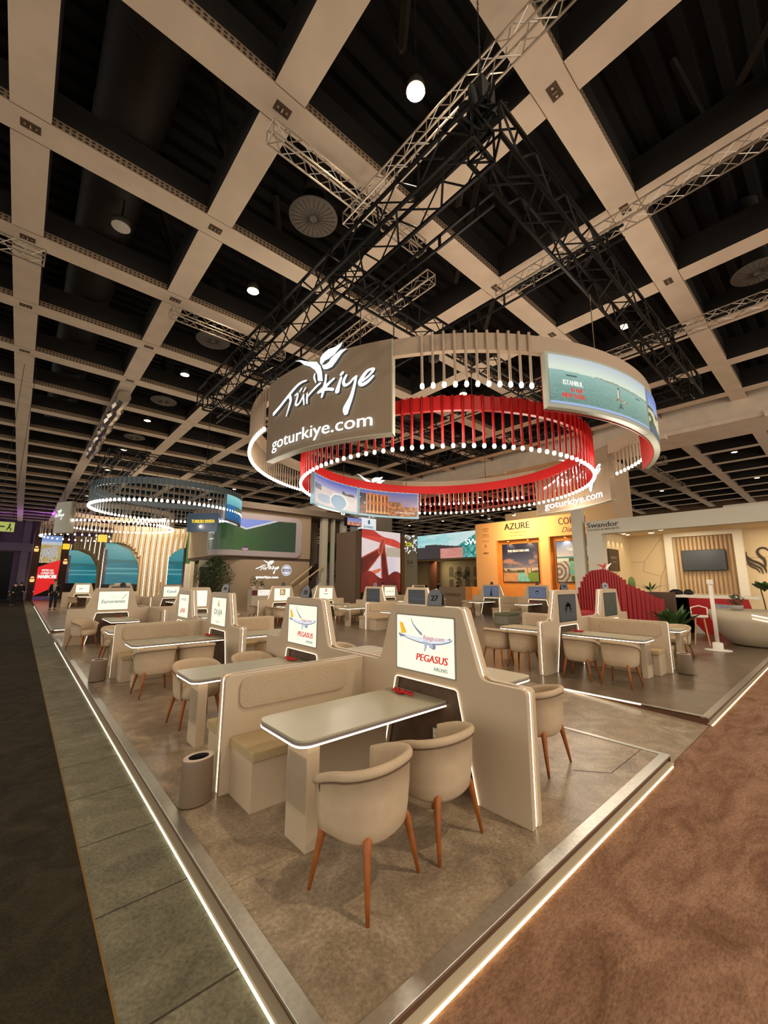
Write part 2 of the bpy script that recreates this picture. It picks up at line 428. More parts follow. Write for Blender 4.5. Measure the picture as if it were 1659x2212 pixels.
# lip boards in front of the light strips
for k, bx in enumerate(((X0-.03, 5.5, Y0-.03, Y0+.02, FZ+.02, FZ+.034), (7.35, 24, Y0-.03, Y0+.02, FZ+.02, FZ+.034), (X0-.03, X0+.02, Y0+.02, 16.8, FZ+.02, FZ+.034), (X0-.03, X0+.02, 19.6, 40, FZ+.02, FZ+.034))):
    mb = MB(); mb.box(*bx); struct(mb.build('trim_%d' % (10+k), mat('lip_cream', (206, 190, 160), .5)))
def flat(name, x0, x1, y0, y1, z, m_):
    mb = MB(); mb.quad((x0, y0, z), (x1, y0, z), (x1, y1, z), (x0, y1, z)); return struct(mb.build(name, m_))
flat('floor', X0+.02, 80, -14, Y0+.03, FZ, CARPET)
flat('floor', .56, X0+.03, -14, 90, FZ+.001, TILE)
flat('floor', -30, .56, -14, 90, FZ, ASPH)
flat('floor', .56-.012, .56, -14, 90, FZ+.002, mat('seam_yellow', (120, 92, 44), .8))
# fine panel joints in the deck near the ramp
def joint(pts):
    mb = MB()
    for (a, b_) in zip(pts, pts[1:]):
        a, b_ = Vector(a), Vector(b_); d = (b_-a).normalized(); n = Vector((-d.y, d.x))*.004
        mb.quad((a.x+n.x, a.y+n.y, .0015), (b_.x+n.x, b_.y+n.y, .0015), (b_.x-n.x, b_.y-n.y, .0015), (a.x-n.x, a.y-n.y, .0015))
    return mb
mb = joint([(4.35, 2.05), (4.575, 1.78), (5.43, 1.78)]); mb.v = mb.v
k_ = joint([(3.7, 3.2), (3.7, 1.65)])
mb.v += []; struct(mb.build('trim_20', mat('joint_dark', (70, 56, 42), .8)))
# ------------------------------------------------------------ furniture prototypes
def build_chair(name, label):
    t = thing(name, label, 'chair')
    # shell: swept tub
    mb = MB(); mb.smooth = True
    path = []
    nA = 9; W_, B_ = .295, .265
    for k in range(4): path.append((-W_+.012*(1-k/4), .19-.19*k/4))
    for k in range(nA*2+1):
        a = PI*(k/(nA*2)); e = .82
        cx_, sy_ = math.cos(a), math.sin(a)
        path.append((-W_*math.copysign(abs(cx_)**e, cx_), -B_*abs(sy_)**e))
    for k in range(1, 5): path.append((W_-.012*k/4, .19*k/4))
    n = len(path)
    def hgt(i):
        t_ = abs(2*i/(n-1)-1); return .765-.115*t_**2.2
    prof_out = [(.66, .318), (.80, .325), (.885, .352), (.93, .42), (.965, .53), (.985, .66)]
    rows = []
    for i, (x, y) in enumerate(path):
        h = hgt(i); col_ = []
        def P(s_, z): col_.append((x*s_, y*s_ + (1-s_)*.02, z))
        for s_, z in prof_out: P(s_, .325+(z-.325)/(.66-.325)*(h-.05-.325))
        P(1.0, h-.048); P(1.035, h-.036); P(1.04, h-.014); P(1.0, h+.006); P(.93, h+.006); P(.885, h-.012); P(.865, h-.04)
        P(.84, h-.12); P(.82, .50); P(.80, .43)
        rows.append(col_)
    m_ = len(rows[0]); vv = [p for c in rows for p in c]
    ff = [(i*m_+j, (i+1)*m_+j, (i+1)*m_+j+1, i*m_+j+1) for i in range(n-1) for j in range(m_-1)]
    ff += [tuple(range(m_)), tuple((n-1)*m_+j for j in range(m_-1, -1, -1))]
    ff += [tuple(i*m_ for i in range(n))]
    mb.add(vv, ff); mb.build('shell', FABRIC, t)
    # seam piping under the rim
    mb = MB(); mb.smooth = True
    pp = [(path[i][0]*1.008, path[i][1]*1.008, hgt(i)-.053) for i in range(1, n-1)]
    pp = [(path[1][0]*.80+0, path[1][1], .40)] + pp + [(path[-2][0]*.80, path[-2][1], .40)]
    mb.path(pp, .0045, 5); mb.build('piping', PIPING, t)
    # seat cushion
    mb = MB(); mb.smooth = True
    sh = [( (.255 if abs(math.cos(a)) > 0 else 0)*math.copysign(abs(math.cos(a))**.6, math.cos(a)), .03+.235*math.copysign(abs(math.sin(a))**.6, math.sin(a))) for a in [2*PI*k/24 for k in range(24)]]
    lv = [(.80, .335), (.95, .35), (1.0, .39), (1.0, .43), (.96, .465), (.85, .482), (.0, .49)]
    vv = [(x*s_, .03+(y-.03)*s_, z) for s_, z in lv for x, y in sh]
    ff = [(i*24+k, i*24+(k+1) % 24, (i+1)*24+(k+1) % 24, (i+1)*24+k) for i in range(len(lv)-1) for k in range(24)] + [tuple(range(23, -1, -1))]
    mb.add(vv, ff); mb.build('seat', FABRIC, t)
    for sx in (-1, 1):
        for sy in (-1, 1):
            mb = MB(); mb.smooth = True
            mb.path([(sx*.17, sy*.15, .40), (sx*.205, sy*.175, .34), (sx*.232, sy*.197, .20), (sx*.262, sy*.23, 0)], [.030, .027, .020, .0115], 8)
            mb.build('leg', WOOD, t)
    return t
def build_table(name, label):
    """local +X runs from the divider to the free tip"""
    t = thing(name, label, 'table')
    Lx, W_ = 1.56, .35
    out = fillet([(.0, -W_), (Lx, -W_), (Lx, W_), (0, W_)], [0, .12, .12, 0], 6)
    mb = MB(); mb.extr(out, lambda u, v, d: (u, v, d), .722, .74); mb.build('table_top', TABLETOP, t, .002, 1)
    def inset(k): return fillet([(.0, -W_+k), (Lx-k, -W_+k), (Lx-k, W_-k), (0, W_-k)], [0, .12, .12, 0], 6)
    mb = MB(); mb.extr(inset(.002), lambda u, v, d: (u, v, d), .7000, .7215); mb.build('edge_band', TOPEDGE, t)
    # light strip around three sides
    mb = MB(); o1, o2 = inset(.0), inset(.02); n = len(o1)
    vv = [(u, v, z) for z in (.6875, .6998) for u, v in o1]+[(u, v, z) for z in (.6875, .6998) for u, v in o2]
    ff = []
    for k in range(n-1):
        ff += [(k, k+1, n+k+1, n+k), (2*n+k, 3*n+k, 3*n+k+1, 2*n+k+1), (k, 2*n+k, 2*n+k+1, k+1)]
    mb.add(vv, ff); mb.build('light_strip', LED, t)
    mb = MB(); mb.extr(inset(.022), lambda u, v, d: (u, v, d), .688, .703); mb.build('under_board', SHELL, t)
    mb = MB(); mb.box(1.37, 1.47, .02, .31, 0, .688); mb.build('pedestal', SHELL, t, .006)
    mb = MB(); mb.box(.02, 1.37, -.02, .10, .60, .6875); 
    mb = MB()      # clear brochure holder clipped to the pedestal
    mb.quad((1.473, .035, .24), (1.473, .295, .24), (1.473, .295, .60), (1.473, .035, .60)); mb.quad((1.508, .035, .24), (1.508, .295, .24), (1.508, .295, .48), (1.508, .035, .48)); mb.quad((1.473, .035, .24), (1.508, .035, .24), (1.508, .035, .48), (1.473, .035, .55)); mb.quad((1.473, .295, .24), (1.508, .295, .24), (1.508, .295, .48), (1.473, .295, .55))
    mb.build('brochure_holder', ACRYL, t)
    return t
def build_bench(name, label):
    """local: x along the seat, y from the divider (0) outwards (-y)"""
    t = thing(name, label, 'bench')
    mb = MB(); mb.box(.03, 1.50, -.44, 0, 0, .385); mb.build('bench_box', SHELL, t, .006)
    mb = MB(); mb.smooth = False
    mb.box(.02, 1.515, -.475, 0, .385, .47); mb.build('seat_cushion', SEATFAB, t, .022, 3)
    return t
CHAIR = build_chair('tub_chair', 'x'); TABLE = build_table('meeting_table', 'x'); BENCH = build_bench('booth_bench', 'x')
FIRST = {'chair': True, 'table': True, 'bench': True}
def place(kind, root, loc, rz, label, group, scale=None):
    if FIRST[kind]:
        FIRST[kind] = False; root.location = loc; root.rotation_euler = (0, 0, rz)
        if scale: root.scale = scale
        tag(root, label, None, group); return root
    return dup(root, loc, rz, label, group, scale)

# ------------------------------------------------------------ screens
def airplane(mb, f):
    red, dk = glow((214, 52, 40)), glow((84, 90, 84))
    body, shade, yel = glow((176, 184, 198)), glow((126, 134, 152)), glow((250, 186, 30))
    mb.use(glow((240, 240, 236)))
    mb.use(shade); put_stroke(mb, [(-.33, .345, .012), (-.2, .32, .03), (.0, .305, .052), (.2, .315, .052), (.335, .34, .03), (.36, .352, .012)], f, .003)
    mb.use(glow((228, 232, 236))); put_stroke(mb, [(-.335, .352, .012), (-.2, .33, .032), (.0, .316, .05), (.2, .326, .05), (.33, .349, .028), (.36, .357, .01)], f, .0035)
    mb.use(yel); put_poly(mb, [(-.345, .47), (-.305, .47), (-.235, .365), (-.315, .355)], f, .004)
    mb.use(shade); put_poly(mb, [(-.355, .345), (-.36, .36), (-.29, .345), (-.24, .335), (-.33, .318)], f, .0042)
    mb.use(shade); put_stroke(mb, [(-.17, .515, .008), (-.15, .47, .012), (-.10, .42, .018), (-.03, .37, .026)], f, .0038)
    mb.use(body); put_poly(mb, [(-.01, .305), (.06, .30), (.045, .25), (.02, .205), (.005, .21), (.015, .26)], f, .0045)
    mb.use(shade); disc(mb, .13, .265, .032, f, .005, 14, .026); mb.use(body); disc(mb, .10, .268, .028, f, .0055, 14, .024)
    mb.use(dk); disc(mb, .335, .353, .009, f, .0055, 8)
    mb.use(glow((206, 60, 52))); put_text(mb, 'flypgs.com', f, .13, .325, .042, .27, .006, slant=.12)
    mb.use(glow((160, 110, 20))); put_text(mb, 'PEGASUS', f, -.288, .42, .018, .085, .005, rot=-1.05)
    mb.use(red); put_text(mb, 'PEGASUS', f, .10, .115, .068, .40, .005, slant=.2, bold=.0045)
    mb.use(dk); put_text(mb, 'AIRLINES', f, .215, .045, .034, .17, .005, bold=.0008)
def scr_duja(mb, f):
    mb.use(glow((196, 150, 60))); disc(mb, 0, .43, .05, f, .003, 18, .065)
    mb.use(glow((222, 226, 206))); disc(mb, .022, .455, .036, f, .0036, 16, .05)
    mb.use(glow((90, 88, 70))); put_text(mb, 'DUJA', f, 0, .215, .105, .44, .004, bold=.002)
    mb.use(glow((150, 150, 130))); put_text(mb, 'egypt', f, 0, .06, .04, .2, .004, slant=.3)
def scr_lux(mb, f):
    mb.use(glow((120, 122, 118))); put_text(mb, 'LUXWORLD', f, 0, .40, .07, .46, .004)
    put_text(mb, '. . . . . . .', f, 0, .33, .03, .3, .004)
    mb.use(glow((200, 40, 34))); put_text(mb, 'FIBR', f, .04, .12, .10, .28, .004, bold=.005); mb.use(glow((210, 110, 60))); put_poly(mb, [(-.22, .10), (-.12, .24), (-.12, .10)], f, .004)
    mb.use(glow((110, 150, 110))); put_text(mb, 'com', f, .06, .05, .035, .14, .004)
def scr_euro(mb, f):
    g = glow((72, 104, 88)); mb.use(g)
    put_text(mb, 'Euroriente', f, -.01, .20, .105, .60, .004, slant=.25, bold=.002)
    put_stroke(mb, [(-.14, .37, .005), (.10, .385, .005)], f, .004)
    mb.use(glow((150, 168, 140)))
    for k in range(9): put_stroke(mb, [(.2+.012*k, .30+.02*k, .006), (.225+.012*k, .315+.018*k, .014), (.235+.014*k, .33+.014*k, .004)], f, .004, seg=3)
def scr_b(mb, f):
    mb.use(glow((160, 122, 44))); put_poly(mb, rrect(.27, .27, .012, 2, .02, .375), f, .003)
    mb.use(glow((240, 236, 214))); put_text(mb, 'B', f, .01, .285, .185, .14, .005, bold=.005); disc(mb, .105, .29, .012, f, .005, 8)
    mb.use(glow((110, 110, 110))); put_text(mb, 'baraf', f, .02, .14, .05, .16, .004)
def scr_akra(mb, f):
    mb.use(glow((214, 100, 110)))
    for k in range(3): disc(mb, 0, .40+.045*k, .055-.012*k, f, .003+.0005*k, 14, .035)
    mb.use(glow((70, 74, 70))); put_text(mb, 'AKRA', f, 0, .235, .06, .24, .004, bold=.003)
    mb.use(glow((140, 140, 130))); put_text(mb, '- - - - -', f, 0, .17, .03, .26, .004); put_text(mb, '. . . . . . . . . .', f, 0, .07, .04, .56, .004)
def scr_net(mb, f):
    mb.use(glow((120, 124, 126))); put_text(mb, 'netbeds', f, 0, .24, .10, .60, .004)
def scr_gaul(mb, f):
    mb.use(glow((60, 130, 150))); put_text(mb, 'Gaul', f, 0, .22, .14, .46, .004, bold=.004)
def scr_oze(mb, f):
    mb.use(glow((120, 116, 100))); put_text(mb, 'OZEL', f, 0, .13, .10, .34, .004, rot=PI/2)
def scr_gb(mb, f):
    mb.use(glow((90, 110, 130))); put_text(mb, 'Gb', f, -.1, .22, .12, .2, .004, bold=.004); put_stroke(mb, [(.08, .28, .01), (.28, .28, .01)], f, .004)
def scr_dark(kind):
    def fn(mb, f):
        if kind == 'leaf':
            mb.use(solid((30, 34, 36)))
            for a in (90, 30, 150, -10, 190, 60, 120):
                r = math.radians(a); disc(mb, .02+.11*math.cos(r), .24+.11*math.sin(r), .055, f, .002, 12)
        elif kind == 'logo':
            mb.use(glow((150, 160, 190), .5)); put_poly(mb, fillet([(-.10, .40), (.10, .40), (.10, .25), (0, .14), (-.10, .25)], .02, 2), f, .002)
            mb.use(solid((40, 44, 60))); put_poly(mb, fillet([(-.08, .38), (.08, .38), (.08, .26), (0, .17), (-.08, .26)], .02, 2), f, .0026)
            mb.use(glow((220, 220, 230), .6)); disc(mb, 0, .27, .03, f, .003, 10)
        elif kind == 'figure':
            mb.use(solid((14, 16, 22))); put_stroke(mb, [(.0, .10, .14), (.0, .22, .08), (.02, .33, .05), (.03, .44, .03)], f, .002)
            mb.use(glow((200, 204, 214), .6)); put_text(mb, 'sunrise', f, .24, .42, .035, .2, .003)
        elif kind == 'town':
            mb.use(solid((70, 78, 92))); put_stroke(mb, [(-.34, .20, .05), (-.1, .22, .12), (.1, .19, .10), (.34, .22, .07)], f, .002)
            put_stroke(mb, [(-.12, .25, .03), (-.10, .36, .015)], f, .0024); put_stroke(mb, [(.08, .25, .03), (.09, .33, .015)], f, .0024)
            mb.use(solid((60, 62, 66))); put_stroke(mb, [(-.34, .44, .05), (0, .46, .07), (.34, .43, .04)], f, .002)
        else:
            mb.use(solid((50, 66, 58))); put_stroke(mb, [(-.2, .2, .02), (-.05, .3, .03), (.15, .38, .01)], f, .002)
    return fn
BLUEOFF = emat('dim_blue_screen', (96, 106, 136), .55, False, (60, 66, 84))
DIMOFF = emat('dim_grey_screen', (62, 68, 74), .42, False, (30, 34, 38))
GREENOFF = emat('dim_green_screen', (60, 70, 58), .4, False, (30, 34, 30))

def booth(ox, oy, rot, s, label, screens, zs=1.0, yp=-.12):
    """cross-shaped divider with four screens. screens[(side,k)] = (art function or None, panel material)"""
    root = thing('booth_divider', label, 'partition', (ox, oy, 0), -PI/2 if rot else 0, 'illuminated booth dividers')
    root.scale = (1, s, zs)
    HW = 2.27
    def outline(notch=True, inset=0.0):
        i = inset
        pts, rad = [], []
        def A(y, z, r=0): pts.append((y, z)); rad.append(r)
        A(-HW+i, 0)
        if notch:
            for c in (-1.18, 1.18):
                A(c-.60, 0); A(c-.40, .865, .03); A(c+.40, .865, .03); A(c+.60, 0)
        A(HW-i, 0); A(HW-i, 1.0-i, .05)
        for c in (1.18, -1.18):
            A(c+.66-i, 1.0-i, .10); A(c+.47-i, 1.605-i, .07); A(c-.47+i, 1.605-i, .07); A(c-.66+i, 1.0-i, .10)
        A(-HW+i, 1.0-i, .05)
        return fillet(pts, rad, 4)
    for sd in (-1, 1):
        mb = MB(); mb.extr(outline(), lambda u, v, d, sd=sd: (sd*d, u, v), .022, .07)
        mb.build('divider_panel', SHELL, root, .007, 2)
    mb = MB(); mb.extr(outline(False, .03), lambda u, v, d: (d, u, v), -.02, .02); mb.build('core', DARKWOOD, root)
    # light strips in the gap: both ends and the sloping tower sides
    strips = [[(-HW+.012, .01), (-HW+.012, .97), (-HW+.05, .988), (-HW+.12, .988)], [(HW-.012, .01), (HW-.012, .97), (HW-.05, .988)]]
    for c in (-1.18, 1.18):
        strips += [[(c-.645, 1.02), (c-.468, 1.56), (c-.45, 1.592)], [(c+.645, 1.02), (c+.468, 1.56), (c+.45, 1.592)]]
    for st in strips:
        mb = MB()
        mb.path([(0, y, z) for y, z in st], .0055, 4); mb.build('light_strip', LED, root)
    for sd in (-1, 1):
        for k, c in ((0, -1.18), (1, 1.18)):
            if (sd, k) not in screens: continue
            fn, pm = screens[(sd, k)]
            # notch glow line
            mb = MB(); mb.path([(sd*.078, c-.605, .005), (sd*.078, c-.408, .862), (sd*.078, c-.38, .876), (sd*.078, c+.38, .876), (sd*.078, c+.408, .862), (sd*.078, c+.605, .005)], .0036, 4)
            mb.build('niche_light', LED, root)
            f = lambda u, v, d, sd=sd, c=c: (sd*(.0745+d), c+sd*u, .955+v)
            mb = MB(); mb.extr(rrect(.80, .565, .012, 3, 0, .275), f, -.004, .0005); fr_ = mb.build('screen', mat('screen_frame', (150, 142, 128), .4) if pm is SCREEN else BLACK, root)
            mb = MB(); mb.use(pm); put_poly(mb, rrect(.77, .535, .010, 3, 0, .275), f, .001); mb.build('display', pm, fr_)
            if fn:
                mb = MB(); fn(mb, f); mb.build('display_graphic', None, fr_)
    # cross wall: two skins with a lit gap at each end
    for sx in (-1, 1):
        xe = 1.66
        for sy in (-1, 1):
            pr_ = fillet([(.07, 0), (xe, 0), (xe, .99), (.07, .99)], [0, 0, .05, 0], 5)
            mb = MB(); mb.extr(pr_, lambda u, v, d, sx=sx, sy=sy: (sx*u, yp+sy*d, v), .018, .068)
            mb.build('cross_panel', SHELL, root, .007, 2)
            mb = MB(); f = lambda u, v, d, sx=sx, sy=sy: (sx*u, yp+sy*d, v)
            mb.extr(rrect(1.20, .27, .10, 6, .93, .82), f, .066, .095); mb.build('backrest', BACKFAB, root, .012, 2)
        mb = MB(); mb.box(min(sx*.07, sx*(xe-.03)), max(sx*.07, sx*(xe-.03)), yp-.018, yp+.018, 0, .965); mb.build('cross_core', DARKWOOD, root)
        mb = MB(); mb.path([(sx*(xe-.008), yp, .01), (sx*(xe-.008), yp, .955), (sx*(xe-.035), yp, .978), (sx*(xe-.09), yp, .978)], .0055, 4); mb.build('light_strip', LED, root)
    return root
def wpos(ox, oy, rot, s, lx, ly):
    return (ox+lx, oy+ly*s) if not rot else (ox+ly*s, oy-lx)
def furnish(ox, oy, rot, s, phrase, spec, yp=-.12, zs=1.0):
    """spec[(side,k)] = dict(table, bench, chairs=[(dx,dy,rot)...]) ; names of the quadrants"""
    wr = -PI/2 if rot else 0
    for (sd, k), q in spec.items():
        yc = (-1.18 if k == 0 else 1.18)+.12
        word = q['w']
        x, y = wpos(ox, oy, rot, s, sd*.02, yc)
        if q.get('table', 1):
            place('table', TABLE, (x, y, 0), wr+(PI if sd < 0 else 0), 'beige meeting table, %s %s' % (word, phrase), 'lit-edge meeting tables', (1, 1, zs))
        if q.get('bench', 1):
            # bench local x outward, y away from the divider wall
            bx, by = wpos(ox, oy, rot, s, sd*.075, yp+(-.07 if k == 0 else .07)/s)
            o = place('bench', BENCH, (bx, by, 0), wr, 'cream padded bench, %s %s' % (word, phrase), 'padded booth benches', (sd, 1 if k == 0 else -1, zs))
        for n_, (dx, dy, dr) in enumerate(q.get('chairs', [])):
            lx = sd*dx; ly = yc + (-dy if k == 0 else dy)
            cx_, cy_ = wpos(ox, oy, rot, 1, lx, 0) if False else wpos(ox, oy, rot, s, lx, ly)
            ang = (0 if k == 0 else PI)+math.radians(dr)
            nm = ('outer' if n_ == 0 else 'inner')
            place('chair', CHAIR, (cx_, cy_, 0), wr+ang, 'cream %s tub chair, %s %s' % (nm, word, phrase), 'cream tub chairs', (1, 1, zs))
STD = [(1.31, .76, 8), (.66, .78, -4)]
# ------------------------------------------------------------ booths on the platform
L_ = lambda fn: (fn, SCREEN)
booth(3.17, 4.07, 0, 1, 'nearest illuminated booth divider with two white airplane screens', {(-1, 0): L_(airplane), (-1, 1): L_(airplane)}, yp=-.15)
furnish(3.17, 4.07, 0, 1, 'of the airplane booth', {
    (-1, 0): dict(w='nearest the camera', chairs=[(1.33, .77, 12), (.64, .75, 4)]),
    (-1, 1): dict(w='farther left side', chairs=[(1.22, .62, 4), (.42, .66, -3)]),
    (1, 0): dict(w='near right side', chairs=[(1.08, .64, 3)]),
    (1, 1): dict(w='far right side', bench=0, chairs=[(1.15, .62, 5), (.45, .70, 0)])}, yp=-.15)
booth(3.17, 9.70, 0, 1, 'illuminated booth divider with a golden moon screen and a red letter screen', {(-1, 0): L_(scr_duja), (-1, 1): L_(scr_lux)})
furnish(3.17, 9.70, 0, 1, 'of the golden moon screen booth', {
    (-1, 0): dict(w='near left side', chairs=[(1.30, .78, 4), (.66, .80, -3)]),
    (-1, 1): dict(w='far left side', chairs=[(1.3, .66, 0), (.6, .66, 0)]),
    (1, 0): dict(w='near right side', chairs=[(.75, .9, 10)]),
    (1, 1): dict(w='far right side', bench=0, chairs=[])})
booth(3.42, 14.97, 1, 1, 'illuminated booth divider with a curly green script screen', {(1, 0): L_(scr_euro), (1, 1): L_(scr_oze)})
furnish(3.42, 14.97, 1, 1, 'of the curly green script booth', {
    (1, 0): dict(w='front left side', chairs=[(.75, .85, -50)]),
    (1, 1): dict(w='front right side', bench=0, chairs=[(1.2, .7, 0)]),
    })
booth(10.45, 4.30, 1, 1.05, 'illuminated booth divider with a dark leaf screen on the right', {(1, 0): (scr_dark('leaf'), DIMOFF), (1, 1): (scr_dark('g'), GREENOFF)}, 1.04)
furnish(10.45, 4.30, 1, 1.05, 'of the dark leaf screen booth', {
    (1, 0): dict(w='front left side', chairs=[(1.32, .84, -4), (.60, .84, 3)]),
    (1, 1): dict(w='front right side', chairs=[(1.25, .72, 0), (.5, .72, 0)]),
    (-1, 0): dict(w='rear left side', bench=0, chairs=[(1.3, .80, 0), (.65, .80, 0)]),
    }, zs=1.03)
booth(11.90, 12.74, 0, 1.13, 'illuminated booth divider in the middle with dim town screens', {(-1, 0): (scr_dark('town'), DIMOFF), (-1, 1): (scr_dark('town'), DIMOFF)})
furnish(11.90, 12.74, 0, 1.13, 'of the dim town screen booth', {
    (-1, 0): dict(w='near side', chairs=[]),
    (-1, 1): dict(w='far side', chairs=[(1.2, .62, 4), (.5, .62, 0)]),
    (1, 0): dict(w='right side', bench=0, chairs=[(1.2, .8, 0)]),
    })
booth(10.20, 17.20, 1, 1, 'illuminated booth divider with a gold letter screen', {(1, 0): L_(scr_b), (1, 1): L_(scr_akra)})
furnish(10.20, 17.20, 1, 1, 'of the gold letter screen booth', {
    (1, 0): dict(w='left side', bench=0, chairs=[(1.2, .8, 0), (.5, .8, 0)]),
    (1, 1): dict(w='right side', bench=0, chairs=[(1.2, .66, 0), (.55, .66, 0)]),
    (-1, 0): dict(w='rear side', table=0, bench=0, chairs=[(.9, .9, 0)])})
booth(20.6, 12.4, 0, 1.2, 'illuminated booth divider with dim blue emblem screen before the orange wall', {(-1, 0): (scr_dark('logo'), BLUEOFF), (-1, 1): (scr_dark('figure'), BLUEOFF)}, 1.04)
furnish(20.6, 12.4, 0, 1.2, 'of the dim blue screen booth', {
    (-1, 0): dict(w='near side', chairs=[]),
    (-1, 1): dict(w='far side', chairs=[(1.2, .62, 0), (.5, .62, 0)])})
booth(18.2, 18.6, 1, 1.1, 'illuminated booth divider with a thin grey lettering screen', {(1, 0): L_(scr_net), (1, 1): (scr_dark('g'), DIMOFF)})
furnish(18.2, 18.6, 1, 1.1, 'of the thin grey lettering booth', {
    (1, 0): dict(w='left side', bench=0, chairs=[(1.2, .7, 0), (.5, .7, 0)]),
    (1, 1): dict(w='right side', bench=0, chairs=[(1.2, .66, 0), (.5, .66, 0)])})
booth(5.1, 24.5, 1, 1, 'illuminated booth divider under the far rings with a blue word screen', {(1, 1): L_(scr_gaul), (1, 0): (None, DIMOFF)})
furnish(5.1, 24.5, 1, 1, 'of the blue word screen booth', {
    (1, 0): dict(w='left side', chairs=[(1.2, .7, 0), (.5, .7, 0)]),
    (1, 1): dict(w='right side', bench=0, chairs=[])})
booth(4.6, 35.5, 1, 1, 'farthest illuminated booth divider near the man in the suit', {(1, 0): L_(scr_gb), (1, 1): (None, SCREEN)})
furnish(4.6, 35.5, 1, 1, 'of the farthest booth near the suited man', {
    (1, 0): dict(w='left side', chairs=[(1.2, .7, 0)]), (1, 1): dict(w='right side', bench=0, chairs=[])})

# waste bins (oval)
def bin_(name, label, x, y, rz=0, h=.36):
    t = thing(name, label, 'bin', (x, y, 0), rz, 'oval waste bins')
    mb = MB(); mb.smooth = True
    mb.lathe([(.0, .012), (.135, .012), (.138, .02), (.13, h-.02), (.126, h), (.118, h+.004), (.112, h-.004), (.095, h-.02)], 28, sx=1, sy=.74, caps=(True, False)); mb.build('bin_body', BINM, t)
    mb = MB(); mb.smooth = True; mb.lathe([(.128, h), (.124, h+.008), (.086, h+.003)], 28, sx=1, sy=.74, caps=(False, False)); mb.build('rim', mat('bin_rim', (200, 176, 156), .4), t)
    mb = MB(); mb.lathe([(.0861, h+.0028), (.082, h-.02), (.08, h-.14), (0, h-.14)], 28, sx=1, sy=.74, caps=(False, False)); mb.build('liner', BLACK, t)
bin_('waste_bin', 'grey-brown oval waste bin beside the nearest padded bench', 1.33, 3.88, .15)
bin_('waste_bin', 'dark oval waste bin beside the bench of the golden moon booth', 1.30, 9.45, .1, .38)
bin_('waste_bin', 'beige oval waste bin beside the bench of the leaf screen booth', 10.43, 2.45, 1.4, .40)
bin_('waste_bin', 'small oval waste bin on the platform below the man in the suit', 1.75, 21.0, 0, .5)

# number stands on the towers
def number_stand(label, x, y, z, rz, txt, dark=True):
    t = thing('number_stand', label, 'sign', (x, y, z), rz, 'arched number stands')
    ac = mat('smoky_acrylic', (70, 72, 76), .12, 0, .6) if dark else mat('pale_acrylic', (120, 122, 124), .12, 0, .6)
    arch = [(-.08, 0), (.08, 0), (.08, .085)]+[(.08*math.cos(a), .085+.08*math.sin(a)) for a in [PI*k/10 for k in range(1, 10)]]+[(-.08, .085)]
    for s_ in (-1, 1):
        mb = MB(); mb.extr(arch, lambda u, v, d, s_=s_: (s_*(d+.035*(1-v/.165)), -u*s_*-1 if s_ > 0 else -u, v), .0, .004); mb.build('plate', ac, t)
    mb = MB(); mb.box(-.045, .045, -.08, .08, 0, .006); mb.build('base', ac, t)
    mb = MB(); mb.use(BLACK); f = lambda u, v, d: (-(.0065+d+.035*(1-v/.165)), -u, v)
    put_text(mb, txt, f, 0, .05, .055, None, .001, bold=.003); mb.build('numerals', BLACK, t)
number_stand('smoky arched number stand reading 27 on the nearest tower', 3.17, 2.79, 1.607, .25, '27')
number_stand('grey arched number stand reading 22 on the second airplane tower', 3.17, 5.27, 1.607, .2, '22')
number_stand('arched number stand on the tower of the golden moon screen', 3.17, 8.40, 1.607, .5, '28', False)
number_stand('arched number stand on the tower of the curly green script screen', 2.45, 14.97, 1.607, 1.2, '33')
number_stand('arched number stand on the tower of the dark leaf screen', 9.25, 4.30, 1.672, .9, '18')
number_stand('arched number stand on the tower of the dark green screen', 11.6, 4.30, 1.672, .9, '19', False)
number_stand('arched number stand on the tower of the gold letter screen', 9.1, 17.2, 1.607, .6, '24')
number_stand('arched number stand on the left town screen tower', 11.9, 14.0, 1.607, .6, '21', False)
number_stand('arched number stand on the blue statue screen tower', 20.6, 13.8, 1.672, .7, '15')
number_stand('arched number stand on the blue emblem screen tower', 20.6, 11.0, 1.672, .7, '16')

# crumpled red ribbon bundles on the tables
def ribbon(label, x, y, z, seed, sc_=1.35):
    rnd = random.Random(seed); mb = MB(); mb.smooth = True
    for k in range(5):
        pts = []; a = rnd.random()*6; cx_, cy_ = rnd.uniform(-.01, .01), rnd.uniform(-.06, .06)
        for q in range(9):
            t = a+q*.75; pts.append((x+(cx_+.035*math.cos(t)*rnd.uniform(.5, 1.1))*sc_, y+(cy_+.07*math.sin(t*.8+k)*rnd.uniform(.6, 1.2))*sc_, z+.012+.02*rnd.random()))
        mb.path(smooth_pts(pts, 3), .009, 5)
    tag(mb.build('ribbon_bundle', mat('red_ribbon', (190, 22, 24), .5)), label, 'ribbon', 'red ribbon bundles')
ribbon('crumpled red ribbon bundle on the nearest meeting table', 3.00, 3.10, .742, 1)
ribbon('crumpled red ribbon bundle on the table below the second airplane screen', 3.00, 5.42, .742, 2)
ribbon('crumpled red ribbon bundle on the table below the golden moon screen', 3.00, 8.7, .742, 3)
ribbon('crumpled red ribbon bundle on the table below the dark leaf screen', 9.35, 4.12, .765, 4)
ribbon('red ribbon bundle on the table below the curly green script screen', 2.4, 14.8, .742, 5)
ribbon('red ribbon bundle on the table below the gold letter screen', 9.1, 17.05, .742, 6)
ribbon('red ribbon bundle on the table below the blue emblem screen', 20.45, 11.2, .765, 7, 1.5)
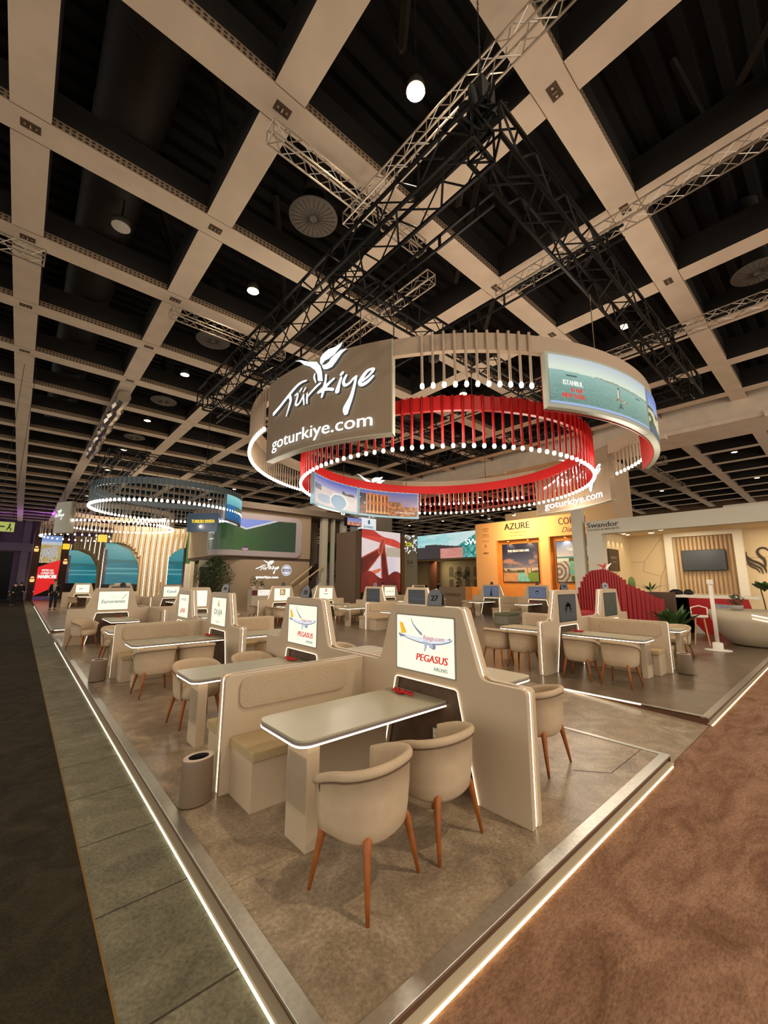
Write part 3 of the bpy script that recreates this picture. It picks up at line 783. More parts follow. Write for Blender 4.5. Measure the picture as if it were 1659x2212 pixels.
# wall socket in the nearest niche
t = thing('wall_socket', 'white double socket in the niche under the nearest table', 'socket', (3.145, 2.78, .42))
mb = MB(); mb.box(-.006, .0, -.045, .045, -.045, .045); mb.build('plate', mat('socket_white', (220, 214, 200), .4), t, .002)
mb = MB(); mb.smooth = False
for yy in (-.012, .012): mb.tube((-.008, yy, 0), (-.005, yy, 0), .005, 8)
mb.build('socket_holes', BLACK, t)
# ------------------------------------------------------------ hall: beams, deck, girder, walls
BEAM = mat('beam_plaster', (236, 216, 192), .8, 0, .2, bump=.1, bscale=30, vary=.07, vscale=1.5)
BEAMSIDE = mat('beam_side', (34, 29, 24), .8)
DECK = mat('black_deck', (30, 27, 24), .85)
PERF, N, L, b = newmat('perforated_strip')
tc = N.new('ShaderNodeTexCoord'); sx = N.new('ShaderNodeSeparateXYZ'); L.new(tc.outputs['Object'], sx.inputs[0])
prev = None
for ax, pit, wd in ((0, .11, .06), (2, .085, .045)):
    a = N.new('ShaderNodeMath'); a.operation = 'ADD'; a.inputs[1].default_value = 400*pit; L.new(sx.outputs[ax], a.inputs[0])
    md = N.new('ShaderNodeMath'); md.operation = 'MODULO'; md.inputs[1].default_value = pit; L.new(a.outputs[0], md.inputs[0])
    lt = N.new('ShaderNodeMath'); lt.operation = 'LESS_THAN'; lt.inputs[1].default_value = wd; L.new(md.outputs[0], lt.inputs[0])
    if prev is None: prev = lt
    else:
        ml = N.new('ShaderNodeMath'); ml.operation = 'MULTIPLY'; L.new(prev.outputs[0], ml.inputs[0]); L.new(lt.outputs[0], ml.inputs[1]); prev = ml
mx = N.new('ShaderNodeMix'); mx.data_type = 'RGBA'; mx.inputs[6].default_value = (*lin((150, 124, 96)), 1); mx.inputs[7].default_value = (*lin((40, 32, 24)), 1)
L.new(prev.outputs[0], mx.inputs[0]); L.new(mx.outputs[2], b.inputs['Base Color']); b.inputs['Roughness'].default_value = .8
XA, XB, YA, YB = -16, 62, -9, 86
BW = .315
n_ = 0
for i in range(-4, 17):
    x = G0X+GRID*i
    mb = MB(); mb.use(BEAM); mb.quad((x-BW, YA, GZ), (x+BW, YA, GZ), (x+BW, YB, GZ), (x-BW, YB, GZ))
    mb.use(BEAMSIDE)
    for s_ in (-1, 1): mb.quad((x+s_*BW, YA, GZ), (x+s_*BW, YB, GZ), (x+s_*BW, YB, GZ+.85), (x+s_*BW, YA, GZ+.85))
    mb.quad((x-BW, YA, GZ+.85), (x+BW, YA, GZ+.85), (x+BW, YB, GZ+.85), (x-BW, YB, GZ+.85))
    struct(mb.build('ceiling_beam', None))
BH = .31
for j in range(-3, 23):
    y = G0Y+GRID*j
    mb = MB(); mb.use(BEAM); mb.quad((XA, y-BH, GZ-.003), (XB, y-BH, GZ-.003), (XB, y+BH, GZ-.003), (XA, y+BH, GZ-.003))
    mb.use(PERF); mb.quad((XA, y-BH, GZ-.003), (XB, y-BH, GZ-.003), (XB, y-BH, GZ+.20), (XA, y-BH, GZ+.20))
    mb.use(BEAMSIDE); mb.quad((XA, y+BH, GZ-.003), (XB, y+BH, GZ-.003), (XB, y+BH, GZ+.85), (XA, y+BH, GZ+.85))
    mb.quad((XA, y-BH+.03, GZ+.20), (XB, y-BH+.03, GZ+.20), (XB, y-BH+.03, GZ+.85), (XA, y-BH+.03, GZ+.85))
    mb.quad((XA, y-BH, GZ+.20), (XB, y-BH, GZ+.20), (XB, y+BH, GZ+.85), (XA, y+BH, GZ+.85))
    struct(mb.build('ceiling_beam', None))
# soffit joints at the crossings of the nearest bays
mb = MB()
for i in range(-1, 6):
    for j in range(-2, 7):
        x, y = G0X+GRID*i, G0Y+GRID*j
        for yy in (y-BH, y+BH): mb.box(x-BW, x+BW, yy-.006, yy+.006, GZ-.005, GZ-.0035)
struct(mb.build('trim_40', mat('joint_brown', (110, 84, 60), .8)))
# ribbed deck
mb = MB(); zt = GZ+2.6
k = 0; y = YA
while y < YB:
    mb.quad((XA, y, zt), (XB, y, zt), (XB, y+.22, zt), (XA, y+.22, zt))
    mb.quad((XA, y+.22, zt), (XB, y+.22, zt), (XB, y+.28, zt+.16), (XA, y+.28, zt+.16))
    mb.quad((XA, y+.28, zt+.16), (XB, y+.28, zt+.16), (XB, y+.46, zt+.16), (XA, y+.46, zt+.16))
    mb.quad((XA, y+.46, zt+.16), (XB, y+.46, zt+.16), (XB, y+.52, zt), (XA, y+.52, zt)); y += .52
struct(mb.build('ceiling', DECK))
DUCT = mat('dark_duct', (48, 42, 38), .6, .2)
def duct(label, x, y0, y1, z, r):
    mb = MB(); mb.smooth = True; mb.tube((x, y0, z), (x, y1, z), r, 24)
    yy = y0+1.2
    while yy < y1: mb.tube((x, yy, z), (x, yy+.05, z), r+.02, 24); yy += 2.4
    tag(mb.build('air_duct', DUCT), label, 'duct')
duct('large round dark air duct above the first ceiling bay on the left', .75, 1.5, 60, GZ+1.75, .72)
duct('large round dark air duct above the ceiling bay at upper right', 12.0, -6, 3.2, GZ+1.75, .55)
# diagonal roof members
for k, (x, y) in enumerate(((1.9, 7.6), (3.3, 3.1), (6.6, 4.4), (8.8, 6.2), (5.4, 11.4), (11.6, 7.0), (9.4, -.4), (6.8, -1.0), (2.0, 12.2))):
    mb = MB(); mb.tube((x-.9, y-1.3, GZ+2.5), (x+.9, y+1.2, GZ+.7), .09, 4); mb.tube((x+.2, y+1.6, GZ+2.5), (x+.9, y+1.2, GZ+.7), .07, 4)
    tag(mb.build('roof_brace', mat('roof_steel', (58, 50, 42), .7)), 'dark steel roof brace hidden in the ceiling bays', 'brace', 'steel roof braces')
# deep girder on the right and its corbels
mb = MB(); mb.extr([(25.75, 9.75), (28.6, 9.75), (28.6, 9.98), (28.4, 9.98), (28.4, 11.6), (25.9, 11.6), (25.9, 9.98), (25.75, 9.98)], lambda u, v, d: (u, d, v), YA, YB)
struct(mb.build('ceiling_girder', BEAM))
mb = MB()
for y in (1.2, 6.2, 11.2, 16.2): mb.box(25.5, 25.9, y-.5, y+.5, 9.6, 9.9)
struct(mb.build('trim_41', BEAM))
# hall column behind the white hotel stand
mb = MB(); mb.box(27.5, 31, 9.3, 11.05, 0, 9.8); struct(mb.build('column', mat('column_plaster', (206, 176, 140), .8, vary=.04, vscale=1)))
# far end walls
mb = MB(); mb.box(-16, 62, 85.5, 86, 0, 12.5); struct(mb.build('wall_far', mat('wall_dusk', (92, 74, 84), .9)))
mb = MB(); mb.box(61.5, 62, -9, 86, 0, 12.5); struct(mb.build('wall_right', mat('wall_brown', (120, 94, 70), .9)))
mb = MB()
for x in (-14, -9, -4, -.2): mb.box(x, x+.9, 84.9, 85.5, 0, 12)
mb.box(-16, 3, 84.6, 85.5, 6.2, 7.4); struct(mb.build('trim_42', mat('wall_ribs', (104, 92, 96), .9)))
mb = MB()
mb.box(-9, -.6, 52, 53, 0, 4.4)
tag(mb.build('dark_stand', mat('dark_stand_wall', (26, 26, 30), .8)), 'dark exhibition stand wall at the far left of the aisle', 'stand')
mb = MB(); mb.box(-9, -1.2, 46, 47, 0, 2.6)
tag(mb.build('dark_stand', mat('dark_stand_wall', (26, 26, 30), .8)), 'lower dark stand block in front of the far left wall', 'stand')
lamp('POINT', 'purple_stage_light', (2.5, 72, 9.2), 350, (.45, .12, 1), .4)
lamp('POINT', 'purple_stage_light', (-3.5, 76, 8.5), 200, (.5, .15, 1), .4)

# ------------------------------------------------------------ ceiling lamps, air discs, anchor plates
WARM = emat('warm_downlight', (255, 214, 140), 24.0, False, (255, 220, 170))
LITC = {(1, 0), (1, 2), (1, 4), (4, 0), (1, 6), (-2, 1)}
def downlight():
    t = thing('ceiling_downlight', 'x', 'lamp', (0, 0, 0), 0, 'warm ceiling downlights')
    mb = MB(); mb.smooth = True; mb.lathe([(.30, 0), (.31, .02), (.27, .18), (.12, .34), (.03, .36), (.03, 2.4)], 20, caps=(False, True)); mb.build('housing', mat('lamp_grey', (90, 84, 76), .5, .3), t)
    mb = MB(); mb.lathe([(.0, -.01), (.285, .0)], 20); mb.build('lens', WARM, t)
    return t
DL = downlight(); DL.scale = (.6, .6, 1); first = True
NEARLBL = {(1, 0): 'warm ceiling downlight with a strong flare beside the silver truss, nearest one',
           (1, 2): 'warm ceiling downlight between the beams left of the black truss', (1, 4): 'warm ceiling downlight in the third lit bay on the left',
           (1, 6): 'warm ceiling downlight in the fourth lit bay on the left', (4, 0): 'warm ceiling downlight on the right behind the black truss'}
for i in (-2, 1, 4, 7, 10, 13):
    for j in range(-2, 20, 2):
        if j < 0 and i != 7: continue
        if i in (7,) and j < 0: continue
        x, y = cell(i, j); z = GZ+.22
        if y > 62 or x > 52: continue
        lb = NEARLBL.get((i, j), 'small distant warm downlight set high in a ceiling bay')
        if first: DL.location = (x, y, z); tag(DL, lb); first = False
        else: dup(DL, (x, y, z), 0, lb)
x, y = cell(0, 2); t = thing('ceiling_downlight', 'unlit round ceiling lamp in the second bay on the left', 'lamp', (x, y, GZ+.2))
mb = MB(); mb.smooth = True; mb.lathe([(.22, 0), (.23, .03), (.20, .2), (.03, .3), (.02, .83)], 18, caps=(False, True)); mb.build('housing', mat('lamp_grey', (90, 84, 76), .5, .3), t)
mb = MB(); mb.lathe([(0, -.02), (.22, .0)], 18); mb.build('lens', mat('unlit_glass', (210, 205, 190), .2), t)
def airdisc():
    t = thing('air_diffuser', 'x', 'diffuser', (0, 0, 0), 0, 'round ceiling air diffusers')
    mb = MB(); mb.smooth = True; mb.lathe([(0, 0), (.40, .01), (.60, .03), (.62, .05), (.60, .08), (.3, .2), (.28, 2.5)], 36); mb.build('dish', mat('disc_grey', (104, 96, 86), .6), t)
    mb = MB()
    for k in range(24):
        a = 2*PI*k/24; mb.tube((.1*math.cos(a), .1*math.sin(a), -.006), (.56*math.cos(a), .56*math.sin(a), .018), .008, 3)
    mb.build('vanes', mat('disc_vane', (56, 50, 44), .6), t)
    return t
AD = airdisc(); first = True
for (i, j), lb in {(1, 1): 'round grey air diffuser disc in the bay left of the black truss', (1, 3): 'round grey air diffuser disc in the second bay left of the long truss', (4, -1): 'round air diffuser disc at the right edge of the picture',
                   (1, 5): 'round air diffuser disc above the far end of the black truss', (1, 7): 'small distant round air diffuser disc on the left', (4, 3): 'round air diffuser disc seen through the big rings', (4, 5): 'distant round air diffuser disc above the far stands'}.items():
    x, y = cell(i, j)
    if first: AD.location = (x, y, GZ+.15); tag(AD, lb); first = False
    else: dup(AD, (x, y, GZ+.15), 0, lb)
def plate():
    t = thing('anchor_plate', 'x', 'plate', (0, 0, 0), 0, 'anchor plates under the beam crossings')
    mb = MB(); mb.box(-.16, .16, -.10, .10, 0, .003); mb.build('recess', mat('plate_dark', (96, 76, 58), .7), t)
    mb = MB()
    for xx in (-.09, .09): mb.tube((xx, 0, -.02), (xx, 0, .002), .022, 8)
    mb.tube((0, -.04, -.02), (0, .04, -.02), .012, 6); mb.build('bolts', mat('plate_bolt', (190, 170, 140), .4, .6), t)
    return t
AP = plate(); first = True
for i in range(0, 5):
    for j in range(0, 6):
        if (i, j) == (2, 1) or (i in (2, 3) and j > 2): continue
        loc = (G0X+GRID*i, G0Y+GRID*j, GZ-.0075)
        if first: AP.location = loc; tag(AP, 'small dark anchor plate under a ceiling beam crossing'); first = False
        else: dup(AP, loc, 0)

# ------------------------------------------------------------ trusses
def truss(name, label, p, q, size, m_, bay=None, r=.025, group=None, tri=False):
    p, q = Vector(p), Vector(q); d = (q-p); Ln = d.length; d.normalize()
    side = Vector((0, 0, 1)).cross(d).normalized(); up = Vector((0, 0, 1)); h = size/2
    cs = [side*h+up*h, side*-h+up*h, side*-h-up*h, side*h-up*h] if not tri else [side*h-up*h, side*-h-up*h, up*h]
    mb = MB()
    for c in cs: mb.tube(p+c, q+c, r, 5)
    bay = bay or size; nb = max(1, round(Ln/bay)); bl = Ln/nb; n = len(cs)
    for k in range(nb):
        for a in range(n):
            c0, c1 = cs[a], cs[(a+1) % n]
            if k % 2: c0, c1 = c1, c0
            mb.tube(p+d*bl*k+c0, p+d*bl*(k+1)+c1, r*.5, 4, cap=False)
    for k in (0, nb):
        for a in range(n): mb.tube(p+d*bl*k+cs[a], p+d*bl*k+cs[(a+1) % n], r*.6, 4)
    return tag(mb.build(name, m_), label, 'truss', group)
ZT = 7.95
S_ = .52
truss('lighting_truss', 'black box truss running from the upper centre down to the left above the big ring', (4.1, 2.6, ZT), (4.1, 13.9, ZT), S_, TRUSSB, .5, .036)
truss('lighting_truss', 'black box truss running from the upper centre down to the right above the big ring', (4.1, 2.6, ZT), (15.4, 2.6, ZT), S_, TRUSSB, .5, .036)
truss('lighting_truss', 'black box truss closing the frame on its far right side', (15.4, 2.6, ZT), (15.4, 13.9, ZT), S_, TRUSSB, .5, .036)
truss('lighting_truss', 'black box truss closing the frame on its far left side', (4.1, 13.9, ZT), (15.4, 13.9, ZT), S_, TRUSSB, .5, .036)
truss('lighting_truss', 'black cross truss inside the frame above the ring lettering', (4.1, 6.0, ZT-.1), (15.4, 6.0, ZT-.1), .42, TRUSSB, .42, .032)
truss('lighting_truss', 'black cross truss inside the frame behind the big rings', (4.1, 10.6, ZT-.1), (15.4, 10.6, ZT-.1), .42, TRUSSB, .42, .032)
def ladder(label, x, y0, y1, z, w_=.28):
    mb = MB()
    for dx in (0, w_): mb.tube((x, y0, z+dx), (x, y1, z+dx), .028, 5)
    y = y0+.3
    while y < y1: mb.tube((x, y, z), (x, y, z+w_), .028, 5); y += .75
    tag(mb.build('ladder_beam', TRUSSB), label, 'truss')
ladder('black ladder beam crossing the frame above the gap between the ring panels', 7.75, 2.0, 13.9, ZT+.25)
ladder('black ladder beam just inside the long left truss', 4.62, 2.8, 14.2, ZT-.62, .22)
ladder('black ladder beam at the right end of the frame', 12.2, 2.0, 13.9, ZT+.2)
# hoist cluster at the near corner
t = thing('chain_hoist', 'dark chain hoist cluster at the near corner of the black truss', 'hoist', (4.1, 2.6, ZT+.26))
mb = MB(); mb.box(-.16, .16, -.12, .12, .12, .5); mb.tube((-.25, 0, .3), (-.12, 0, .05), .05, 6); mb.build('motor', BLACK, t, .02)
mb = MB()
for k in range(20): mb.path([(0, 0, .5+.1*k), (.02, 0, .55+.1*k), (0, 0, .6+.1*k), (-.02, 0, .55+.1*k), (0, 0, .5+.1*k)], .006, 4)
mb.build('chain', BLACK, t)
mb = MB()
for k in range(7):
    rnd = random.Random(k); mb.path(smooth_pts([(rnd.uniform(-.3, .3), rnd.uniform(-.3, .3), rnd.uniform(-.1, .3)) for _ in range(5)], 4), .018, 5)
mb.build('cable_loops', BLACK, t)
ZS = GZ-.55
truss('ceiling_truss', 'silver triangular truss beside the brightest downlight', (4.92, -3.5, ZS), (4.92, 6.9, ZS), .30, TRUSSS, .3, .022)
truss('ceiling_truss', 'silver truss hung below the second cross beam on the left', (2.65, 6.35, ZS+.1), (6.9, 6.35, ZS+.1), .30, TRUSSS, .3, .022)
truss('ceiling_truss', 'silver truss running down to the left from the right edge', (9.75, -3.5, ZS), (9.75, 5.9, ZS), .30, TRUSSS, .3, .02)
truss('ceiling_truss', 'silver truss low at the right edge beyond the black truss', (15.9, -4, ZS), (15.9, 8.5, ZS), .34, TRUSSS, .34, .022)
truss('ceiling_truss', 'short silver truss at the left edge of the picture', (-4.5, 13.2, ZS), (-.45, 13.2, ZS), .30, TRUSSS, .3, .022)
truss('ceiling_truss', 'silver truss below the beam above the far end of the long black truss', (2.65, 13.3, ZS), (6.6, 13.3, ZS), .30, TRUSSS, .3, .022)
truss('ceiling_truss', 'silver truss parallel to the long black truss above the lettering', (7.55, 6.6, ZS-.2), (7.55, 13.0, ZS-.2), .30, TRUSSS, .3, .022)
truss('ceiling_truss', 'silver truss in the far ceiling beyond the girder', (33, 7.5, ZS), (33, 20, ZS), .5, TRUSSS, .5, .03)
truss('ceiling_truss', 'silver truss along the far ceiling beam beyond the girder', (30.5, 9.0, ZS), (44, 9.0, ZS), .5, TRUSSS, .5, .03)
# foil wrapped pipe along the second beam
mb = MB(); mb.smooth = False; rnd = random.Random(5)
pts = [(2.8+rnd.uniform(-.05, .05), y, GZ-.35+rnd.uniform(-.04, .04)) for y in [22+.5*k for k in range(26)]]
mb.path(pts, [.26+rnd.uniform(-.04, .04) for _ in pts], 9); tag(mb.build('foil_pipe', mat('crumpled_foil', (200, 190, 176), .25, .9)), 'crumpled silver foil pipe running along the second ceiling beam', 'pipe')
# second truss frame over the far rings
truss('lighting_truss', 'distant black truss along the front of the far ring frame', (2.7, 21.8, 7.6), (11.5, 21.8, 7.6), .45, TRUSSB, .45)
truss('lighting_truss', 'distant black truss along the left side of the far ring frame', (2.7, 21.8, 7.6), (2.7, 46, 7.6), .45, TRUSSB, .5)
truss('lighting_truss', 'distant black truss on the inner left of the far ring frame', (3.9, 21.8, 7.8), (3.9, 32, 7.8), .35, TRUSSB, .5)
# moving head lamp hanging inside the frame
t = thing('stage_spotlight', 'dark stage spotlight hanging inside the black truss frame', 'spotlight', (6.9, 6.0, 7.62))
mb = MB(); mb.smooth = True; mb.lathe([(.0, -.55), (.12, -.53), (.14, -.3), (.11, -.1), (.0, -.06)], 14); mb.build('lamp_head', BLACK, t)
mb = MB(); mb.path([(-.17, 0, -.3), (-.17, 0, 0), (0, 0, .08), (.17, 0, 0), (.17, 0, -.3)], .02, 5); mb.build('yoke', BLACK, t)
# ------------------------------------------------------------ the hanging rings
LOGO_STROKES=[[(-1.333, 5.545, 0.088), (-1.106, 5.623, 0.077), (-0.9, 5.723, 0.073), (-0.683, 5.837, 0.073), (-0.48, 5.935, 0.063), (-0.334, 5.969, 0.049), (-0.204, 5.965, 0.035)], [(-0.719, 5.767, 0.088), (-0.684, 5.658, 0.077), (-0.729, 5.529, 0.056), (-0.819, 5.341, 0.025)], [(-0.544, 5.732, 0.025), (-0.456, 5.741, 0.045), (-0.474, 5.633, 0.049), (-0.51, 5.52, 0.052), (-0.429, 5.497, 0.045), (-0.336, 5.576, 0.038), (-0.27, 5.671, 0.028)], [(-0.275, 5.672, 0.032), (-0.264, 5.557, 0.045), (-0.247, 5.449, 0.032)], [(-0.395, 5.768, 0.025), (-0.338, 5.83, 0.035)], [(-0.286, 5.736, 0.025), (-0.219, 5.804, 0.035)], [(-0.166, 5.668, 0.035), (-0.167, 5.548, 0.049), (-0.162, 5.452, 0.038)], [(-0.151, 5.595, 0.035), (-0.044, 5.669, 0.045), (0.082, 5.746, 0.052), (0.184, 5.796, 0.045)], [(0.33, 5.935, 0.045), (0.316, 5.795, 0.052), (0.281, 5.652, 0.077), (0.237, 5.487, 0.045)], [(0.14, 5.604, 0.052), (0.251, 5.643, 0.088), (0.406, 5.738, 0.06), (0.528, 5.808, 0.042)], [(0.292, 5.633, 0.06), (0.41, 5.612, 0.06), (0.507, 5.581, 0.063)], [(0.026, 6.045, 0.028), (0.019, 5.961, 0.045), (0.067, 5.844, 0.025)], [(0.695, 5.785, 0.052), (0.653, 5.663, 0.063), (0.611, 5.524, 0.105)], [(0.693, 5.851, 0.06), (0.729, 5.884, 0.06)], [(0.811, 5.807, 0.049), (0.752, 5.69, 0.067), (0.789, 5.608, 0.063), (0.885, 5.628, 0.045), (0.97, 5.707, 0.045), (1.038, 5.734, 0.042)], [(1.029, 5.735, 0.052), (0.99, 5.541, 0.06), (0.926, 5.329, 0.088), (0.827, 5.125, 0.14), (0.82, 5.038, 0.105)], [(1.165, 5.62, 0.045), (1.286, 5.693, 0.045), (1.39, 5.801, 0.052), (1.365, 5.83, 0.045), (1.253, 5.795, 0.06), (1.148, 5.671, 0.077), (1.107, 5.591, 0.077), (1.158, 5.541, 0.07), (1.272, 5.584, 0.063), (1.383, 5.675, 0.045)]]
LOGO_POLYS=[[(-0.59, 6.536), (-0.413, 6.499), (-0.191, 6.388), (0.069, 6.298), (0.173, 6.175), (0.22, 6.041), (0.248, 5.821), (0.119, 5.868), (0.103, 6.006), (0.033, 6.13), (-0.116, 6.254), (-0.283, 6.343), (-0.437, 6.476)], [(0.21, 6.181), (0.166, 6.246), (0.166, 6.35), (0.221, 6.42), (0.361, 6.482), (0.536, 6.49), (0.712, 6.543), (0.668, 6.461), (0.522, 6.332), (0.446, 6.302), (0.388, 6.276), (0.289, 6.262), (0.23, 6.21)], [(0.231, 6.184), (0.312, 6.169), (0.39, 6.198), (0.437, 6.262), (0.522, 6.315), (0.67, 6.385), (0.816, 6.38), (0.691, 6.303), (0.583, 6.18), (0.472, 6.074), (0.356, 6.055), (0.265, 6.08), (0.215, 6.154)]]
def logo(mb, f, k=1.0, u0=0, v0=0, d=.06):
    for st in LOGO_STROKES: put_stroke(mb, [(u0+x*k, v0+(z-5.5)*k, w_*k) for x, z, w_ in st], f, d)
    for p in LOGO_POLYS: put_poly(mb, [(u0+x*k, v0+(z-5.5)*k) for x, z in p], f, d+.0008)
LOGOWHITE = emat('logo_white', (236, 250, 250), 1.25, False, (240, 240, 240))
LOGOSIDE = mat('logo_side', (60, 60, 66), .6)
def arc_map(C, R, a0, dirn, inward=False):
    """u metres along the arc from azimuth a0 (deg), dirn +1 for growing azimuth; d lifts off the face"""
    def f(u, v, d):
        a = math.radians(a0)+dirn*u/R; rr = R-d if inward else R+d
        return (C[0]+rr*math.cos(a), C[1]+rr*math.sin(a), v)
    return f
def arc_wall(mb, C, ra, rb, a0, a1, z0, z1, n=None):
    n = n or max(2, int(abs(a1-a0)/2.5)); A = [math.radians(a0+(a1-a0)*k/n) for k in range(n+1)]
    vv = []
    for a in A:
        c, s_ = math.cos(a), math.sin(a)
        vv += [(C[0]+ra*c, C[1]+ra*s_, z0), (C[0]+rb*c, C[1]+rb*s_, z0), (C[0]+rb*c, C[1]+rb*s_, z1), (C[0]+ra*c, C[1]+ra*s_, z1)]
    ff = []
    full = abs(abs(a1-a0)-360) < .01
    for k in range(n):
        o, p = k*4, ((k+1)*4)
        for q in range(4): ff.append((o+q, p+q, p+(q+1) % 4, o+(q+1) % 4))
    if not full: ff += [(0, 1, 2, 3), (n*4+3, n*4+2, n*4+1, n*4)]
    mb.add(vv, ff)
def pipe_mesh(R, ztop, zb, m_, rp=.026, blen=.11, br=.043):
    mb = MB(); mb.smooth = True; mb.tube((R, 0, ztop), (R, 0, zb+blen*.8), rp, 8); pm = mb.build('pipe', m_)
    mb = MB(); mb.smooth = True; mb.lathe([(0, 0), (br*.7, .012), (br, .045), (br*.85, .09), (br*.5, blen)], 10, (R, 0, zb)); bm_ = mb.build('bulb', BULB)
    bm_.parent = pm; return pm, bm_
def hang_pipes(root, pm, bm_, azs):
    pm.parent = root; first = True
    for a in azs:
        if first: p = pm; first = False
        else:
            p = pm.copy(); COL.objects.link(p); p.parent = root
            b2 = bm_.copy(); COL.objects.link(b2); b2.parent = p
        p.rotation_euler = (0, 0, math.radians(a))
def frange(a, b_, n): return [a+(b_-a)*k/(n-1) for k in range(n)]
C0 = (0, 0)
RO = 5.85
ring = thing('hanging_ring', 'large outer beige ring with glowing bulbs, white lettering panels and a sea screen', 'ring light', (RC[0], RC[1], 0))
mb = MB(); mb.smooth = False; arc_wall(mb, C0, RO-.14, RO-.02, 0, 360, 6.08, 6.42, 120); mb.build('ring_band', RINGBEIGE, ring)
pm, bm_ = pipe_mesh(RO+.02, 6.44, 5.32, RINGBEIGE)
hang_pipes(ring, pm, bm_, frange(217.5, 237.1, 11)+frange(304.2, 321, 9)+frange(4.5, 56, 25)+frange(94, 176, 55))
PANF = mat('panel_taupe', (142, 122, 100), .6, vary=.03, vscale=2); PANE = mat('panel_rim', (176, 172, 156), .5)
def sign_panel(a0, a1, inward_logo, zb=4.54, outward_logo=True):
    mb = MB(); mb.use(PANF); arc_wall(mb, C0, RO-.16, RO+.02, a0, a1, zb, 6.42)
    mb.use(PANE); arc_wall(mb, C0, RO-.162, RO+.022, a0, a1, zb-.02, zb+.001)
    arc_wall(mb, C0, RO-.162, RO+.022, a1-.12 if a1 > a0 else a1, a1+.08, zb-.02, 6.421, 2)
    p = mb.build('sign_panel', None, ring)
    R = RO+.02
    mid = (a0+a1)/2
    if outward_logo:
        f = arc_map(C0, R, mid, 1)
        mb = MB(); mb.use(LOGOSIDE); logo(mb, f, 1, 0, 5.5, .012); mb.use(LOGOWHITE); logo(mb, f, 1, 0, 5.5, .06)
        mb.build('emblem', None, p)
        mb = MB(); mb.use(LOGOWHITE); put_text(mb, 'goturkiye.com', f, .01, 4.70, .265, 2.72, .05, bold=.006); mb.build('lettering', LOGOWHITE, p)
    if inward_logo:
        f = arc_map(C0, RO-.16, mid, -1, True)
        mb = MB(); mb.use(LOGOWHITE); logo(mb, f, 1, 0, 5.5, .05); mb.build('emblem', LOGOWHITE, p)
        mb = MB(); mb.use(LOGOWHITE); put_text(mb, 'goturkiye.com', f, .01, 4.70, .265, 2.72, .05, bold=.006); mb.build('lettering', LOGOWHITE, p)
sign_panel(178, 212, False)
sign_panel(322.5, 357.5, True, outward_logo=False)
sign_panel(58, 92, True, 4.85, outward_logo=False)

# pictures on the curved screens
def pic_istanbul(u, v):
    hz = .70-.10*u
    n = fbm(u*30, v*40, 3)
    if v > hz:
        c = mixc((212, 224, 206), (176, 186, 200), max(0, (v-hz)/.35-.2)); 
        if u > .35 and v < hz+.02+.03*vn(u*60, 1, 5)*(1 if u > .38 else 0): c = mixc((122, 140, 122), c, .25)
        return c
    dpt = (hz-v)/hz; n2 = vn(u*120+v*30, v*110-u*30, 7)
    c = mixc((140, 180, 172), (86, 128, 118), dpt+.35*(n-.5)*2*dpt)
    c = mixc(c, (170, 200, 176), .35*max(0, u-.3)); c = mixc(c, (50, 84, 80), .42*dpt*max(0, n2-.45)*2); c = mixc(c, (190, 214, 200), .35*max(0, .35-n2)*2)
    if abs(v-(hz-.01)-.03*(u-.4)) < .035*(u-.35) and u > .38: c = mixc((120, 132, 108), c, .35)
    if abs(v-.60) < .012 and .12 < u < .21: c = (60, 84, 84)
    if abs(v-.55) < .01 and .80 < u < .87: c = (54, 70, 66)
    def bx(a, b_, c_, d_): return a < u < b_ and c_ < v < d_
    if bx(.57, .60, .36, .56): c = (210, 206, 186) if u < .588 else (120, 118, 108)
    if bx(.575, .595, .56, .61): c = (26, 40, 44)
    if bx(.53, .70, .30, .345) or bx(.55, .66, .33, .37): c = mixc((206, 200, 170), (90, 96, 84), vn(u*80, v*50, 2))
    if abs(u-.60) < .035*(.30-v)/.2*1.1 and .16 < v < .30: c = mixc((34, 66, 62), c, .3)
    if v < .045: c = (150, 176, 214)
    return c
def pic_coast(u, v):
    if v > .62-.15*u: return mixc((170, 190, 226), (92, 116, 190), (v-.4)*1.4)
    c = mixc((60, 84, 44), (206, 200, 168), (vn(u*14, v*10, 4) > .62)*1.0)
    return mixc(c, (60, 96, 150), .6 if v < .2 else 0)
def pic_travertine(u, v):
    n = fbm(u*7, v*7, 8)
    if v > .72-.18*u+.02*n and True:
        c = mixc((196, 184, 196), (84, 96, 176), (v-.62+.1*u)*2.4)
        if .70 < u < .95 and v < .78-.18*u+.10*vn(u*22, 0, 3): c = (62, 54, 44)
        return c
    if u < .2 and v > .5: return mixc((150, 150, 160), (90, 96, 104), vn(u*40, v*40, 1))
    c = mixc((226, 206, 196), (190, 180, 180), n)
    if ((u-.62)/.17)**2+((v-.27)/.28)**2 < 1+.3*(n-.5): c = mixc((138, 168, 186), (120, 150, 172), n)
    elif ((u-.62)/.20)**2+((v-.28)/.32)**2 < 1+.3*(n-.5): c = (232, 222, 214)
    elif ((u-.3)/.2)**2+((v-.25)/.16)**2 < 1+.4*(n-.5): c = mixc((150, 174, 190), (170, 180, 190), n)
    return c
